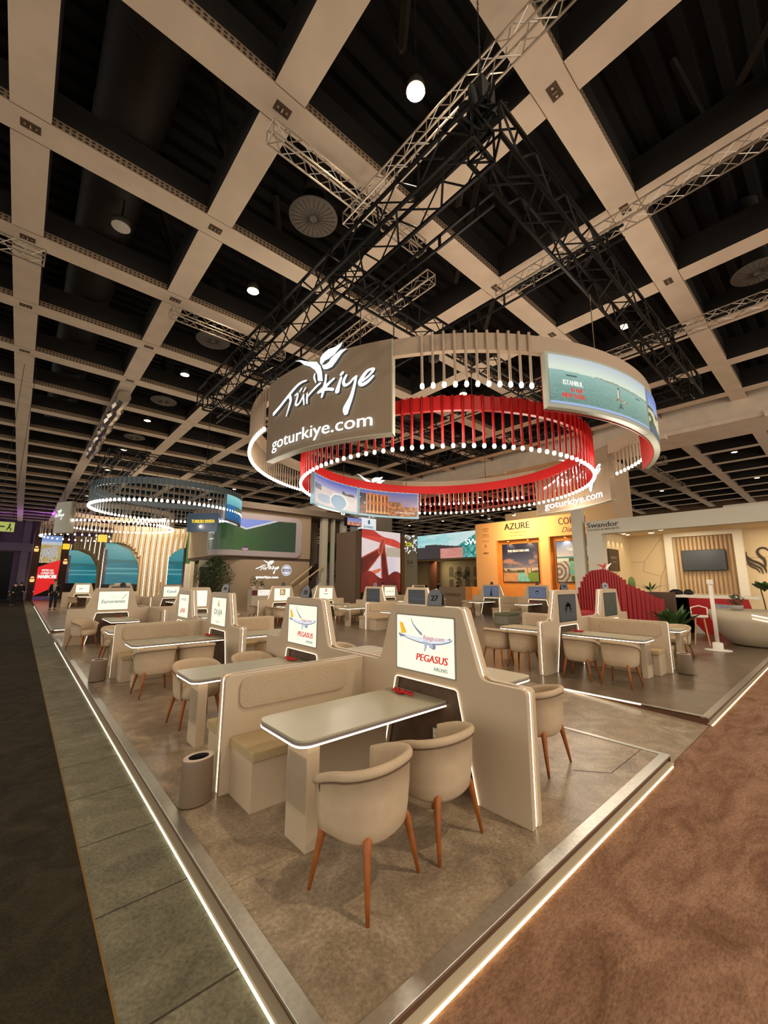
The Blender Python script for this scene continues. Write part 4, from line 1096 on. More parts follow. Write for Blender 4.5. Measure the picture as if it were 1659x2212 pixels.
def pic_library(u, v):
    sky = mixc((196, 150, 150), (90, 96, 160), v*1.5-.45)
    if u < .12: return (34, 32, 42) if v > .42 and v < .85 and vn(u*20, v*9, 1) > .3 else (sky if v > .42 else mixc((170, 60, 20), (40, 24, 16), vn(u*20, v*12, 2)))
    if .13 < u < .52 and v < .93-.10*(u-.13):
        if v < .06: return (60, 26, 10)
        top_ = v > .5; n = vn(u*60, v*40, 6)
        bay = (u-.13)*15.4 % 1; row = (v-.08)/.42 if not top_ else (v-.52)/.34
        edge = .93-.10*(u-.13)
        if top_ and v > .86:                      # broken pediments
            q = (u-.13)*7.7 % 1
            return mixc((214, 120, 50), sky, 0 if abs(q-.5)*.5 < (edge-v)*2.2 else 1)
        if bay < .16 or bay > .84: c = mixc((255, 182, 84), (206, 104, 30), abs(bay-.5)*2-.68+.5*n)      # columns
        elif .34 < bay < .66 and .15 < row < .75: c = (44, 18, 10) if .38 < bay < .62 else (150, 66, 18)    # doorway
        else: c = mixc((186, 84, 22), (110, 44, 12), n)
        if row > .9 or abs(v-.50) < .02: c = mixc((232, 140, 60), (120, 56, 18), ((u*80) % 1))
        if v < .17: c = mixc(c, (255, 214, 130), .6*(1-v/.17)+.2)
        return c
    if u >= .52:
        top = .45+.16*(vn(u*9, 0, 4) > .5)*(u < .82) - .12*(u-.5)
        if v < top:
            c = mixc((228, 130, 30), (70, 34, 14), vn(u*30, v*18, 9))
            return c
    if u > .12: return mixc(sky, (110, 100, 130), .5*vn(u*5, v*22, 2))
    return sky
PIC = picmat('picture_lit', 1.0)
def screen_arc(root, a0, a1, z0, z1, R, inward, fn, nu, nv, frame_m, name='screen_panel', thick=.14, rim=.05):
    dirn = 1 if a1 > a0 else -1
    lo, hi = min(a0, a1), max(a0, a1)
    mb = MB(); mb.use(frame_m)
    if inward: arc_wall(mb, C0, R, R+thick, lo, hi, z0-.03, z1)
    else: arc_wall(mb, C0, R-thick, R, lo, hi, z0-.03, z1)
    p = mb.build(name, None, root)
    Ln = math.radians(hi-lo)*R; f0 = arc_map(C0, R, a0, dirn, inward)
    f = lambda u, v, d: f0(rim+u*(Ln-2*rim), z0+rim+v*(z1-z0-2*rim), d+.006)
    picture('display', fn, nu, nv, f, p, PIC)
    return p, f
RIMBLUE = mat('screen_rim_grey', (172, 176, 164), .4)
p, f = screen_arc(ring, 240, 270, 5.03, 6.10, RO+.03, False, pic_istanbul, 200, 90, RIMBLUE)
mb = MB(); mb.use(emat('txt_white', (244, 244, 236), 1.0)); put_text(mb, 'ISTANBUL', f, .175, .40, .105, .15, .002, slant=-.02, bold=.002)
mb.use(emat('txt_red', (222, 40, 34), 1.0)); put_text(mb, 'IS THE', f, .20, .27, .085, .085, .002, bold=.003); put_text(mb, 'NEW COOL', f, .175, .14, .095, .17, .002, bold=.003)
mb.build('caption', None, p)
p, f = screen_arc(ring, 270.2, 302, 5.03, 6.10, RO+.03, False, pic_coast, 60, 30, RIMBLUE)
mb = MB(); arc_wall(mb, C0, RO-.13, RO-.115, 240, 302, 4.98, 6.09); mb.build('red_lining', RED, ring)
# inner red ring
RI = 4.38
red = thing('hanging_ring', 'inner red ring with glowing bulbs hung inside the beige ring', 'ring light', (RC[0], RC[1], 0))
mb = MB(); arc_wall(mb, C0, RI-.10, RI, 0, 360, 5.54, 5.86, 110); mb.build('ring_band', RED, red)
mb = MB()
rnd = random.Random(3)
for k in range(150):
    a = rnd.random()*2*PI; mb.tube((RI*math.cos(a), RI*math.sin(a), 5.86), (RI*math.cos(a+.02), RI*math.sin(a+.02), 5.875+rnd.random()*.015), .012, 4)
mb.build('frayed_top', RED, red)
pm, bm_ = pipe_mesh(RI+.02, 5.87, 4.66, RED, .03)
hang_pipes(red, pm, bm_, frange(-234.2, 52.2, 100))
p, f = screen_arc(red, 127, 90.3, 4.47, 5.56, RI-.10, True, pic_travertine, 110, 60, mat('screen_rim_blue', (128, 164, 186), .4))
p, f = screen_arc(red, 89.9, 53, 4.47, 5.56, RI-.10, True, pic_library, 230, 90, mat('screen_rim_blue', (128, 164, 186), .4))
mb = MB(); mb.use(emat('txt_pale', (250, 214, 180), 1.0)); put_text(mb, 'TURKAEGEAN', f, .80, .12, .075, .30, .002, bold=.001); put_text(mb, 'ephesus', f, .80, .05, .035, .14, .002); mb.build('caption', None, p)
# chains
for k, (a, R) in enumerate(((212, RO-.08), (205, RO-.08), (253, RO-.08), (70, RO-.08), (20, RO-.08), (100, RI-.05), (60, RI-.05), (230, RI-.05), (160, RO-.08))):
    x, y = RC[0]+R*math.cos(math.radians(a)), RC[1]+R*math.sin(math.radians(a)); z0 = 6.42 if R > 5 else 5.86
    mb = MB(); mb.tube((x, y, z0), (x, y, 7.7), .011, 4)
    for q in range(5): mb.path([(x, y, z0+.06*q), (x+.02, y, z0+.03+.06*q), (x, y, z0+.06+.06*q), (x-.02, y, z0+.03+.06*q)], .007, 4)
    tag(mb.build('hanging_chain', mat('dark_steel', (70, 62, 52), .4, .8)), 'thin steel chain holding up the big rings', 'chain', 'chains of the big rings')
# far rings of bulbs
DGREY = mat('ring_slate', (104, 116, 124), .5)
def far_ring(label, x, y, R, npipe, m_, zt=6.42, zb=5.3, rz=0):
    t = thing('bulb_ring', label, 'ring light', (x, y, 0), rz, 'far rings of glowing bulbs')
    mb = MB(); arc_wall(mb, C0, R-.12, R, 0, 360, zt-.28, zt, 60); mb.build('ring_band', m_, t)
    pm, bm_ = pipe_mesh(R+.02, zt+.02, zb, m_, .03, .14, .062); hang_pipes(t, pm, bm_, frange(0, 350, npipe)); return t
def pic_kekova(u, v):
    n = fbm(u*8, v*10, 2)
    if v > .60: return mixc((100, 170, 180), (150, 214, 214), (v-.6)*2)
    if .35 < v+.15*(n-.5) < .60 and u > .3: return mixc((40, 70, 56), (120, 130, 96), n)
    return mixc((16, 70, 130), (40, 110, 160), n+v)
fr1 = far_ring('far slate ring of bulbs with a blue bay screen at its right end', 5.6, 23.4, 3.5, 96, DGREY)
p, f = screen_arc(fr1, 300, 345, 4.85, 6.2, 3.55, False, pic_kekova, 50, 24, DGREY)
mb = MB(); mb.use(emat('txt_yellow', (250, 210, 40), 1.2)); 
mb2 = MB(); mb2.use(emat('dim_navy_panel', (40, 66, 84), .8)); f2 = arc_map(C0, 3.44, 60, -1, True); 
arc_wall(mb2, C0, 3.44, 3.52, 28, 60, 4.75, 5.9); pp_ = mb2.build('screen_panel', None, fr1)
put_text(mb, 'TURKISH RIVIERA', f2, 1.0, 5.3, .20, 1.5, .03, bold=.01); mb.build('caption', None, pp_)
fr2 = far_ring('second far ring of bulbs with a narrow white lettering panel', 4.7, 32.5, 3.3, 80, RINGBEIGE)
mb = MB(); mb.use(PANE); arc_wall(mb, C0, 3.15, 3.5, 190, 216, 4.6, 6.5); p = mb.build('sign_panel', None, fr2)
f = arc_map(C0, 3.5, 199, 1); mb = MB(); mb.use(LOGOWHITE); logo(mb, f, .42, 0, 5.6, .03); mb.build('emblem', None, p)
fr3 = far_ring('farthest and smallest ring of bulbs on the left', 3.9, 43, 3.0, 40, RINGBEIGE)

for k, (x, y, R, z0) in enumerate(((5.6, 23.4, 3.5, 6.42), (4.7, 32.5, 3.3, 6.42), (3.9, 43, 3.0, 6.42))):
    for q in range(3):
        a = math.radians(40+120*q); mb = MB(); mb.tube((x+(R-.06)*math.cos(a), y+(R-.06)*math.sin(a), z0-.1), (x+(R-.06)*math.cos(a), y+(R-.06)*math.sin(a), 10.9), .012, 4)
        tag(mb.build('suspension_wire', BLACK), 'thin wire holding up a far ring of bulbs', 'wire', 'wires of the far rings')
# ------------------------------------------------------------ orange stand with two poster niches (faces -x)
fx = lambda X: (lambda u, v, d: (X-d, u, v))         # u = world y (text must run towards -y)
def ftx(X): return lambda u, v, d: (X-d, -u, v)      # u grows to the viewer's right on a face looking to -x
def fty(Y): return lambda u, v, d: (u, Y-d, v)       # face looking to -y
ORW = mat('apricot_wall', (240, 180, 116), .75, vary=.02, vscale=1)
ORN = mat('amber_wood', (224, 146, 66), .6, vary=.06, vscale=3)
st = thing('poster_stand', 'apricot wall stand with two amber poster niches under warm spotlights', 'stand', (0, 0, 0))
mb = MB()
mb.box(28, 28.5, 18.2, 20.15, 0, 6.5); mb.box(28, 28.5, 11.06, 18.2, 5.02, 6.5); mb.box(28, 28.5, 13.9, 14.55, 0, 5.02)
mb.build('wall', ORW, st)
mb = MB(); mb.use(ORN); mb.quad((28.42, 14.55, 0), (28.42, 18.2, 0), (28.42, 18.2, 5.02), (28.42, 14.55, 5.02)); mb.quad((28.42, 11.06, 0), (28.42, 13.9, 0), (28.42, 13.9, 5.02), (28.42, 11.06, 5.02))
mb.box(28.02, 28.42, 18.12, 18.2, 0, 5.02); mb.box(28.02, 28.42, 14.55, 14.62, 0, 5.02); mb.box(28.02, 28.42, 13.82, 13.9, 0, 5.02)
mb.build('niche_lining', None, st)
def pic_villa(u, v):
    n = fbm(u*5, v*9, 4)
    if v > .36:
        c = mixc((104, 108, 132), (20, 26, 56), (v-.36)*2.1)
        return mixc(c, (196, 140, 120), .8*max(0, min(1, (n-.56)*5))*max(0, 1-abs(v-.55)*3.4))
    if v > .24:
        if .62 < u < .82 and v < .36: return (206, 180, 140) if (u*20) % 1 > .3 else (120, 96, 70)
        return mixc((44, 50, 38), (120, 110, 70), vn(u*20, v*30, 3)) if v < .24+.11*vn(u*14, 0, 2)+.02 else mixc((200, 180, 170), (150, 150, 160), v)
    if abs(u-(.55+.2*(.2-v))) < .10+.16*(.24-v)*2: return mixc((90, 170, 170), (160, 210, 200), vn(u*30, v*40, 1))
    if u > .7: return (110, 140, 60)
    return mixc((216, 170, 120), (180, 120, 80), n)
def pic_resort(u, v):
    n = fbm(u*9, v*9, 6)
    if v > .62: return mixc((190, 190, 200), (50, 80, 150), (v-.62)*2.4)
    if v > .58: return (60, 130, 150)
    if v > .50: return (60, 84, 40) if u > .35 else (200, 210, 210)
    r = math.hypot(u-.05, v-.25)
    if u < .33+.1*n and (r*9) % 1 < .45: return mixc((226, 220, 208), (150, 140, 140), n)
    if u < .33+.1*n: return mixc((84, 92, 110), (150, 120, 100), vn(u*40, v*30, 2))
    return mixc((90, 180, 176), (196, 160, 70), 1.0*(n > .5)) if n < .62 else (70, 96, 40)
PRINT = printmat('printed_poster')
def poster(parent, X, y0, y1, z0, z1, fn, nu, nv, m_=PRINT):
    mb = MB(); mb.box(X, X+.05, y1-.06, y0+.06, z0-.06, z1+.06); p = mb.build('poster', mat('poster_frame', (52, 44, 40), .5), parent)
    f = lambda u, v, d: (X-d-.006, y0+(y1-y0)*u, z0+(z1-z0)*v); picture('print', fn, nu, nv, f, p, m_); return p, f
p, f = poster(st, 28.34, 17.85, 14.97, 1.85, 4.66, pic_villa, 70, 70)
mb = MB(); mb.use(mat('ink_white', (240, 236, 226), .5)); put_text(mb, 'THE SELECTED LIFE', f, .46, .80, .055, .62, .006, bold=.004); mb.build('caption', None, p)
p, f = poster(st, 28.34, 13.53, 11.14, 1.85, 4.64, pic_resort, 70, 70)
mb = MB(); mb.use(mat('ink_white', (240, 236, 226), .5)); put_text(mb, 'TAILOR-MADE', f, .62, .76, .07, .60, .006); put_text(mb, 'luxury', f, .80, .67, .06, .3, .006, slant=.4); mb.build('caption', None, p)
INK = mat('ink_black', (30, 24, 22), .6); INKB = mat('ink_brown', (96, 62, 34), .6)
mb = MB(); mb.use(INK); f = ftx(28)
put_text(mb, 'AZURE', f, -16.35, 5.80, .50, 2.1, .012, bold=.02); mb.use(INKB); put_text(mb, 'the selected life', f, -16.3, 5.50, .16, 1.3, .012, slant=.4); put_text(mb, 'EXCLUSIVE CAMPAIGN', f, -16.3, 5.27, .09, 1.3, .012)
mb.use(mat('ink_maroon', (84, 30, 22), .6)); put_text(mb, 'CORNEL', f, -13.1, 5.80, .48, 2.0, .012, align='l', bold=.008); mb.use(INKB); put_text(mb, 'Diamond', f, -12.9, 5.25, .36, 1.8, .012, slant=.4, align='l')
mb.use(mat('ink_tan', (150, 112, 70), .6))
for k, (tx, z) in enumerate((('CORNELIA', 6.0), ('diamond', 5.83), ('CORNELIA', 5.52), ('golf club', 5.36), ('AZURE', 5.0))): put_text(mb, tx, f, -19.15, z, .12, .65 if k != 1 else .4, .012)
mb.use(INK); put_stroke(mb, [(-19.25, 4.55, .03), (-19.2, 4.75, .05), (-19.12, 4.55, .03)], f, .012); put_text(mb, 'NEST', f, -19.15, 4.02, .13, .5, .012, bold=.008)
mb.build('lettering', None, st)
for k, y in enumerate((17.2, 15.55, 12.75)):
    lp = thing('niche_spotlight', ['small warm niche spotlight over the left of the villa poster', 'small warm niche spotlight over the right of the villa poster', 'small warm niche spotlight over the resort poster'][k], 'lamp', (28.12, y, 4.96))
    mb = MB(); mb.smooth = True; mb.lathe([(0, -.06), (.09, -.05), (.10, 0), (.05, .06)], 12); mb.build('housing', mat('brass_dark', (120, 84, 40), .4, .6), lp)
    mb = MB(); mb.lathe([(0, -.064), (.07, -.062)], 12); mb.build('lens', emat('amber_lens', (255, 200, 90), 14), lp)
    lamp('SPOT', 'niche_spot_glow', (28.12, y, 4.86), 110, (1, .62, .25), .05, (28.35, y, 3.4), angle=1.9)
for k, y in enumerate((14.75, 16.77, 12.9, 11.13)):
    tr_ = thing('track_spotlight', 'grey track spotlight aimed at the apricot wall, number %s from the left' % ['two', 'one', 'three', 'four'][k], 'spotlight', (25, y, 6.32))
    mb = MB(); mb.smooth = True; mb.tube((0, 0, 0), (-.04, 0, .34), .11, 12); mb.build('housing', mat('spot_grey', (120, 110, 98), .5), tr_)
    mb = MB(); mb.tube((.0, 0, -.005), (.0, 0, .0), .095, 12); mb.build('lens', emat('spot_lens', (255, 240, 210), 8), tr_)
    mb = MB(); mb.tube((-.02, 0, .3), (-.02, 0, .86), .02, 6); mb.build('stem', BLACK, tr_)
lamp('AREA', 'apricot_wash', (25.2, 15.5, 6.6), 520, (1, .72, .40), 2.5, (28, 15.2, 4.0))
truss('lighting_truss', 'silver truss carrying the spotlights before the apricot wall', (24.98, 10, 7.02), (24.98, 26, 7.02), .3, TRUSSS, .3)
mb = MB(); mb.box(31, 31.3, 11.0, 19.15, 0, 7.6); tag(mb.build('stand_wall', mat('stand_grey_beige', (176, 156, 130), .8)), 'plain beige wall rising behind the apricot stand', 'wall')

# ------------------------------------------------------------ white hotel stand on the right
WHT = mat('stand_white', (214, 208, 192), .7, vary=.02, vscale=1); CRM = mat('cream_stone', (230, 208, 168), .55, vary=.03, vscale=.8)
st = thing('hotel_stand', 'white framed hotel stand with cream stone walls and a dark swan emblem', 'stand', (0, 0, 0))
mb = MB(); mb.box(22, 22.5, -7, 8.84, 4.28, 4.98); mb.box(22, 22.5, 8.1, 8.84, 0, 4.28); mb.box(21.9, 22.3, 9.0, 9.55, 0, 5.75); mb.box(23.6, 26, -7, 3.4, 4.98, 5.3)
mb.build('portal_frame', WHT, st)
mb = MB(); mb.box(26, 26.2, -7, 8.84, 0, 4.7); mb.box(22.5, 26, 8.1, 8.84, 0, 4.6); mb.build('back_wall', CRM, st)
mb = MB(); mb.box(22.5, 26, -7, 8.1, 4.40, 4.5); mb.build('soffit', CRM, st)
mb = MB(); f = fx(26)
for a, b_ in (((7.45, 2.97), (6.57, 4.2)), ((6.57, 4.2), (6.27, 3.72)), ((7.55, 2.43), (6.7, 2.16)), ((6.7, 2.16), (6.25, 3.2)), ((6.7, 2.16), (6.9, 1.2)), ((7.45, 2.97), (8.08, 2.94)), ((7.45, 2.97), (7.55, 2.43)), ((3.0, 3.0), (2.2, 3.05)), ((2.9, 1.6), (1.6, 2.0)), ((1.9, 4.4), (1.6, 2.0))):
    put_stroke(mb, [(*a, .022), (*b_, .022)], f, .006, seg=1)
mb.build('stone_joints', mat('stone_joint', (176, 140, 92), .7), st)
mb = MB()
for bx in ((3.15, 3.5, 1.2, 4.55), (6.0, 6.35, 1.2, 4.55)): mb.box(25.7, 26, bx[0], bx[1], bx[2], bx[3])
mb.box(25.7, 26, 3.5, 6.0, 4.2, 4.55); mb.build('white_frame', mat('frame_white', (238, 230, 212), .6), st)
for k in range(14):
    mb = MB(); y = 3.6+.172*k; mb.box(25.88, 25.99, y, y+.05, 1.3, 4.2); mb.build('slat', mat('slat_oak', (170, 128, 84), .6), st)
mb = MB(); mb.use(mat('swan_olive', (74, 62, 40), .5)); f = fx(26)
for sx_ in ([(3.12, 3.30, .03), (3.14, 3.1, .10), (2.95, 2.88, .12), (2.72, 2.75, .12), (2.55, 2.55, .10), (2.5, 2.3, .03)],
            [(3.14, 2.98, .03), (3.05, 2.78, .09), (2.85, 2.64, .10), (2.68, 2.5, .08), (2.62, 2.25, .03)],
            [(3.13, 2.76, .03), (3.0, 2.6, .07), (2.82, 2.48, .07), (2.72, 2.3, .03)],
            [(2.5, 2.6, .06), (2.52, 2.9, .12), (2.66, 3.1, .13), (2.72, 3.3, .10), (2.6, 3.45, .09), (2.42, 3.44, .09), (2.35, 3.34, .05)]):
    put_stroke(mb, sx_, f, .03)
mb.build('swan_emblem', None, st)
mb = MB(); mb.use(mat('ink_slate', (62, 66, 60), .6)); f = ftx(22); put_text(mb, 'Swandor', f, -8.02, 4.62, .26, 1.5, .01, bold=.008); put_text(mb, 'HOTELS & RESORTS', f, -8.0, 4.46, .09, 1.5, .01, bold=.004); mb.build('lettering', None, st)
mb = MB(); mb.use(mat('brown_sign', (84, 66, 48), .6)); mb.box(22.55, 23.95, 8.03, 8.10, 2.42, 3.55); sg = mb.build('wall_sign', None, st)
mb = MB(); mb.use(mat('ink_pale', (200, 186, 160), .6)); f = fty(8.03); put_text(mb, 'BARUT', f, 23.2, 3.05, .11, .8, .01); put_text(mb, 'hotels', f, 23.2, 2.86, .06, .6, .01); mb.build('lettering', None, sg)
tv = thing('television', 'large black television mounted on the oak slats of the hotel stand', 'television', (25.8, 4.76, 2.96))
mb = MB(); mb.box(-.05, .05, -.9, .9, -.52, .52); mb.build('casing', BLACK, tv, .01); mb = MB(); mb.quad((-.052, -.88, -.5), (-.052, .88, -.5), (-.052, .88, .5), (-.052, -.88, .5)); mb.build('display', mat('tv_off', (34, 36, 36), .2), tv)
for k in range(4):
    x = 22.85+.62*k
    lp = thing('recessed_spotlight', 'recessed round spotlight above the side wall of the hotel stand', 'lamp', (x, 7.75, 4.39), 0, 'recessed spotlights of the hotel stand')
    mb = MB(); mb.lathe([(0, 0), (.075, 0), (.095, .008)], 14); mb.build('lens', emat('spot_lens', (255, 240, 210), 8), lp)
    lamp('SPOT', 'wall_washer_glow', (x, 7.85, 4.34), 26, (1, .80, .50), .03, (x, 8.08, 2.6), angle=.95, blend=.3)
for k, (x, y) in enumerate(((23.5, 5.9), (23.2, 2.2), (24.6, 6.6))):
    lp = thing('recessed_spotlight', 'recessed round spotlight in the middle of the hotel stand soffit', 'lamp', (x, y, 4.39), 0, 'recessed soffit spotlights of the hotel stand')
    mb = MB(); mb.lathe([(0, 0), (.11, 0), (.14, .01)], 14); mb.build('lens', emat('spot_lens', (255, 240, 210), 8), lp)
lamp('AREA', 'hotel_stand_glow', (23.9, 5.2, 4.3), 80, (1, .80, .52), 1.6, (24.4, 5.2, 0))
lamp('AREA', 'hotel_stand_glow', (23.9, 1.0, 4.3), 70, (1, .80, .52), 1.6, (24.4, 1.0, 0))
# bar counter, stool, sloping red panels
bar = thing('bar_counter', 'white topped bar counter with red slanted panels in front of the hotel stand', 'counter', (19.3, 3.6, 0))
mb = MB(); mb.box(-.35, .35, -1.5, 1.4, 1.28, 1.38); mb.build('counter_top', mat('top_white', (236, 226, 208), .4), bar, .01)
mb = MB(); mb.add([(-.3, 1.3, 0), (-.3, 1.3, 1.28), (-.3, .5, 1.28), (-.3, .1, 0)], [(0, 1, 2, 3)]); mb.box(-.3, .3, .4, 1.3, 0, 1.28); mb.build('side_panel', mat('panel_marble', (220, 214, 200), .4, vary=.1, vscale=5), bar)
mb = MB(); mb.extr([(-1.45, 0), (.1, 0), (.5, .55), (.5, 1.27), (-1.2, 1.27)], lambda u, v, d: (d, u, v), -.32, -.26); mb.build('front_panel', RED, bar)
mb = MB(); mb.extr([(-.9, .66), (-.2, .7), (-.2, 1.1), (-.9, 1.04)], lambda u, v, d: (d, u, v), -.335, -.32); mb.build('picture_inlay', mat('inlay_grey', (150, 150, 156), .5, vary=.3, vscale=8), bar)
for k in range(3):
    mb = MB()
    bg_ = tag(MB().build('x'), None) if False else None
for k, (y, z0, c, sz) in enumerate(((4.55, 1.38, BLACK, .24), (4.15, 1.38, BLACK, .16))):
    mb = MB(); mb.smooth = True; mb.lathe([(0, 0), (sz, .02), (sz*.9, .13), (sz*.4, .2), (0, .2)], 12, (19.3, y, z0), .6, 1); tag(mb.build('dark_bag', BLACK), ['large', 'small'][k]+' dark bag lying on the white bar counter', 'bag')
def stool(label, x, y, rz):
    t = thing('bar_stool', label, 'stool', (x, y, 0), rz, 'bar stools')
    mb = MB(); mb.smooth = True; mb.lathe([(.0, .80), (.20, .80), (.22, .83), (.21, .87), (0, .88)], 18); mb.build('seat', mat('stool_white', (226, 218, 200), .5), t)
    mb = MB(); mb.smooth = True; mb.path([(-.2, .1, .88), (-.2, .18, 1.08), (0, .22, 1.14), (.2, .18, 1.08), (.2, .1, .88)], .02, 6); mb.build('backrest', mat('stool_white', (226, 218, 200), .5), t)
    for a in (45, 135, 225, 315):
        c, s_ = math.cos(math.radians(a)), math.sin(math.radians(a)); mb = MB(); mb.path([(.14*c, .14*s_, .80), (.25*c, .25*s_, 0)], [.022, .014], 6); mb.build('leg', mat('pale_oak', (196, 152, 100), .5), t)
stool('white bar stool with oak legs beside the big leafy plant', 15.6, 3.15, -1.4)
stool('white bar stool with oak legs farther back near the bar counter', 17.6, 4.4, -1.2)
# curved reception counter
t = thing('curved_counter', 'curved bowl-shaped beige reception counter with two light lines at the right edge', 'counter', (16.75, 1.95, 0))
mb = MB(); mb.smooth = True; mb.lathe([(.55, 0), (.75, .05), (.98, .35), (1.12, .70), (1.18, 1.0), (1.0, 1.02), (0, 1.02)], 48, (0, 0, 0), .95, 1.0); mb.build('counter_body', mat('counter_plaster', (186, 172, 148), .55), t)
for z in (.80, .90):
    mb = MB(); R = 1.145+.02*(z-.8)/.1; mb.path([(R*.955*math.cos(math.radians(a)), R*1.005*math.sin(math.radians(a)), z+.05-.0045*(a-180)) for a in range(180, 214, 4)], .012, 5); mb.build('light_line', LED, t)
t = thing('potted_plant', 'small bushy plant in a grey pot on the curved reception counter', 'plant', (16.3, 2.35, 1.02))
mb = MB(); mb.smooth = True; mb.lathe([(0, 0), (.13, 0), (.17, .16), (.15, .16), (.14, .13), (0, .13)], 16); mb.build('pot', mat('pot_grey', (150, 144, 134), .6), t)
def leaf_cluster(n, R, h0, h1, ls, seed, wd=.3, zs=1, up=.3):
    rnd = random.Random(seed); mb = MB()
    for _ in range(n):
        a = rnd.random()*2*PI; r = R*rnd.random()**.5; z = h0+(h1-h0)*rnd.random(); rr = r*math.sin(PI*min(.97, max(.12, (z-h0)/(h1-h0+1e-6)*.85+.12)))
        c = Vector((rr*math.cos(a), rr*math.sin(a), z)); d = Vector((math.cos(a)+rnd.uniform(-.6, .6), math.sin(a)+rnd.uniform(-.6, .6), up+rnd.uniform(-.5, .7))).normalized()*ls*rnd.uniform(.7, 1.2)
        s_ = d.cross(Vector((0, 0, 1))).normalized()*d.length*wd; m_ = c+d*.5
        mb.add([c, m_+s_, c+d, m_-s_], [(0, 1, 2, 3)])
    return mb
G1 = mat('leaf_green', (58, 86, 40), .55, vary=.3, vscale=6); G2 = mat('leaf_olive', (84, 96, 66), .6, vary=.3, vscale=6); G3 = mat('leaf_bright', (104, 150, 44), .5, vary=.25, vscale=4)
leaf_cluster(260, .22, .15, .46, .08, 3).build('foliage', G2, t)
def big_leaves(n, L0, wd, seed, h, m_, parent, name='foliage', lean=.7, stem=.02):
    rnd = random.Random(seed); mb = MB(); mb.smooth = True
    for k in range(n):
        a = 2*PI*k/n*1.618*3+rnd.uniform(-.3, .3); L1 = L0*rnd.uniform(.75, 1.1); ln = lean*rnd.uniform(.5, 1.2)
        dirh = Vector((math.cos(a), math.sin(a), 0)); sd = Vector((-math.sin(a), math.cos(a), 0)); rows = []
        for q in range(7):
            t = q/6; p = Vector((0, 0, h))+dirh*(L1*ln*t)+Vector((0, 0, L1*(t-.45*ln*t*t))); w_ = wd*math.sin(PI*min(1, (t*.95+.05))**.8)*(.25 if t < .2 else 1)
            rows.append((p-sd*w_, p-Vector((0, 0, .15*w_)), p+sd*w_))
        mb.add([v for r in rows for v in r], [(3*i+j, 3*i+j+1, 3*i+j+4, 3*i+j+3) for i in range(6) for j in range(2)])
    return mb.build(name, m_, parent)
t = thing('potted_plant', 'large leafy dark green plant on the floor beside the red slatted screen', 'plant', (15.3, 3.75, 0))
mb = MB(); mb.smooth = True; mb.lathe([(0, 0), (.16, 0), (.22, .36), (.2, .36), (.18, .32), (0, .32)], 18); mb.build('pot', mat('pot_dark', (66, 50, 40), .6), t)
big_leaves(26, 1.0, .13, 4, .32, G1, t, lean=.75)
t = thing('potted_plant', 'broad-leaved plant at the right edge of the picture', 'plant', (19.0, 1.95, 0))
mb = MB(); mb.smooth = True; mb.lathe([(0, 0), (.2, 0), (.25, .5), (.22, .5), (0, .46)], 16); mb.build('pot', mat('pot_dark', (66, 50, 40), .6), t)
mb = MB(); mb.smooth = True; mb.path([(0, 0, .4), (.03, .05, 1.2), (0, .1, 1.7)], .02, 6); mb.build('stem', mat('bark', (90, 66, 44), .8), t)
big_leaves(14, .55, .13, 9, 1.55, G1, t, lean=1.0)
# white post with round foot
t = thing('stanchion_post', 'slim white post with a round foot standing on the dark floor at the right', 'post', (14.69, 2.63, 0))
mb = MB(); mb.smooth = True; mb.lathe([(0, 0), (.30, 0), (.31, .015), (.12, .03), (.12, .2), (.10, .21), (.05, .22)], 24); mb.build('foot', mat('post_white', (222, 214, 200), .5), t)
mb = MB(); mb.smooth = True; mb.tube((0, 0, .2), (0, 0, 1.86), .05, 12); mb.build('shaft', mat('post_white', (222, 214, 200), .5), t); mb = MB(); mb.box(-.07, .07, -.07, .07, 1.80, 1.93); mb.build('cap', mat('post_white', (222, 214, 200), .5), t)
# red slatted screen
t = thing('slatted_screen', 'tall curved screen of deep red vertical slats with an arched top', 'screen', (0, 0, 0))
tops = [(6.95, 1.35), (6.9, 1.5), (6.71, 2.0), (6.47, 2.27), (6.01, 2.33), (5.63, 2.15), (5.38, 1.92), (5.24, 1.76), (4.96, 1.64), (4.62, 1.48), (4.35, 1.34), (4.05, 1.27)]
def topz(y):
    for (a, za), (b_, zb) in zip(tops, tops[1:]):
        if b_ <= y <= a: return zb+(za-zb)*(y-b_)/(a-b_)
    return tops[-1][1]
DRED = mat('deep_red_slat', (140, 12, 18), .5)
ys = []; y = 6.93
while y > 4.05: ys.append(y); y -= (.085 if y > 5.4 else .15)
for k, y in enumerate(ys):
    X = 16+.55*math.cos((y-5.5)*.9)-.2; w_ = .062 if y > 5.4 else .12
    mb = MB(); zz = topz(y); mb.extr(fillet([(-w_/2, 0), (w_/2, 0), (w_/2, zz), (-w_/2, zz)], [0, 0, .02, .02], 2), lambda u, v, d, X=X, y=y: (X+d, y+u, v), -.05, .05); mb.build('slat', DRED, t)
t = thing('curved_sofa', 'low red curved sofa seat in front of the slatted red screen', 'sofa', (15.4, 6.5, 0))
mb = MB(); mb.smooth = True; mb.lathe([(0, 0), (.46, 0), (.50, .1), (.50, .75), (.46, .85), (0, .87)], 28, (0, 0, 0), .8, 1.1); mb.build('seat', DRED, t, 0)
t = thing('planter', 'planter with a cactus and trailing leaves behind the red slatted screen', 'plant', (17.3, 4.85, 0))
mb = MB(); mb.box(-.2, .2, -.7, .8, 0, 1.5); mb.build('planter_box', mat('planter_dark', (84, 60, 46), .7), t)
mb = MB(); mb.smooth = True; mb.lathe([(0, 0), (.09, .08), (.12, .3), (.08, .5), (0, .56)], 14, (0, .6, 1.5), .5, 1.1); mb.build('cactus', mat('cactus_green', (104, 130, 60), .6), t)
big_leaves(9, .5, .04, 2, 1.5, G1, t, lean=1.3)
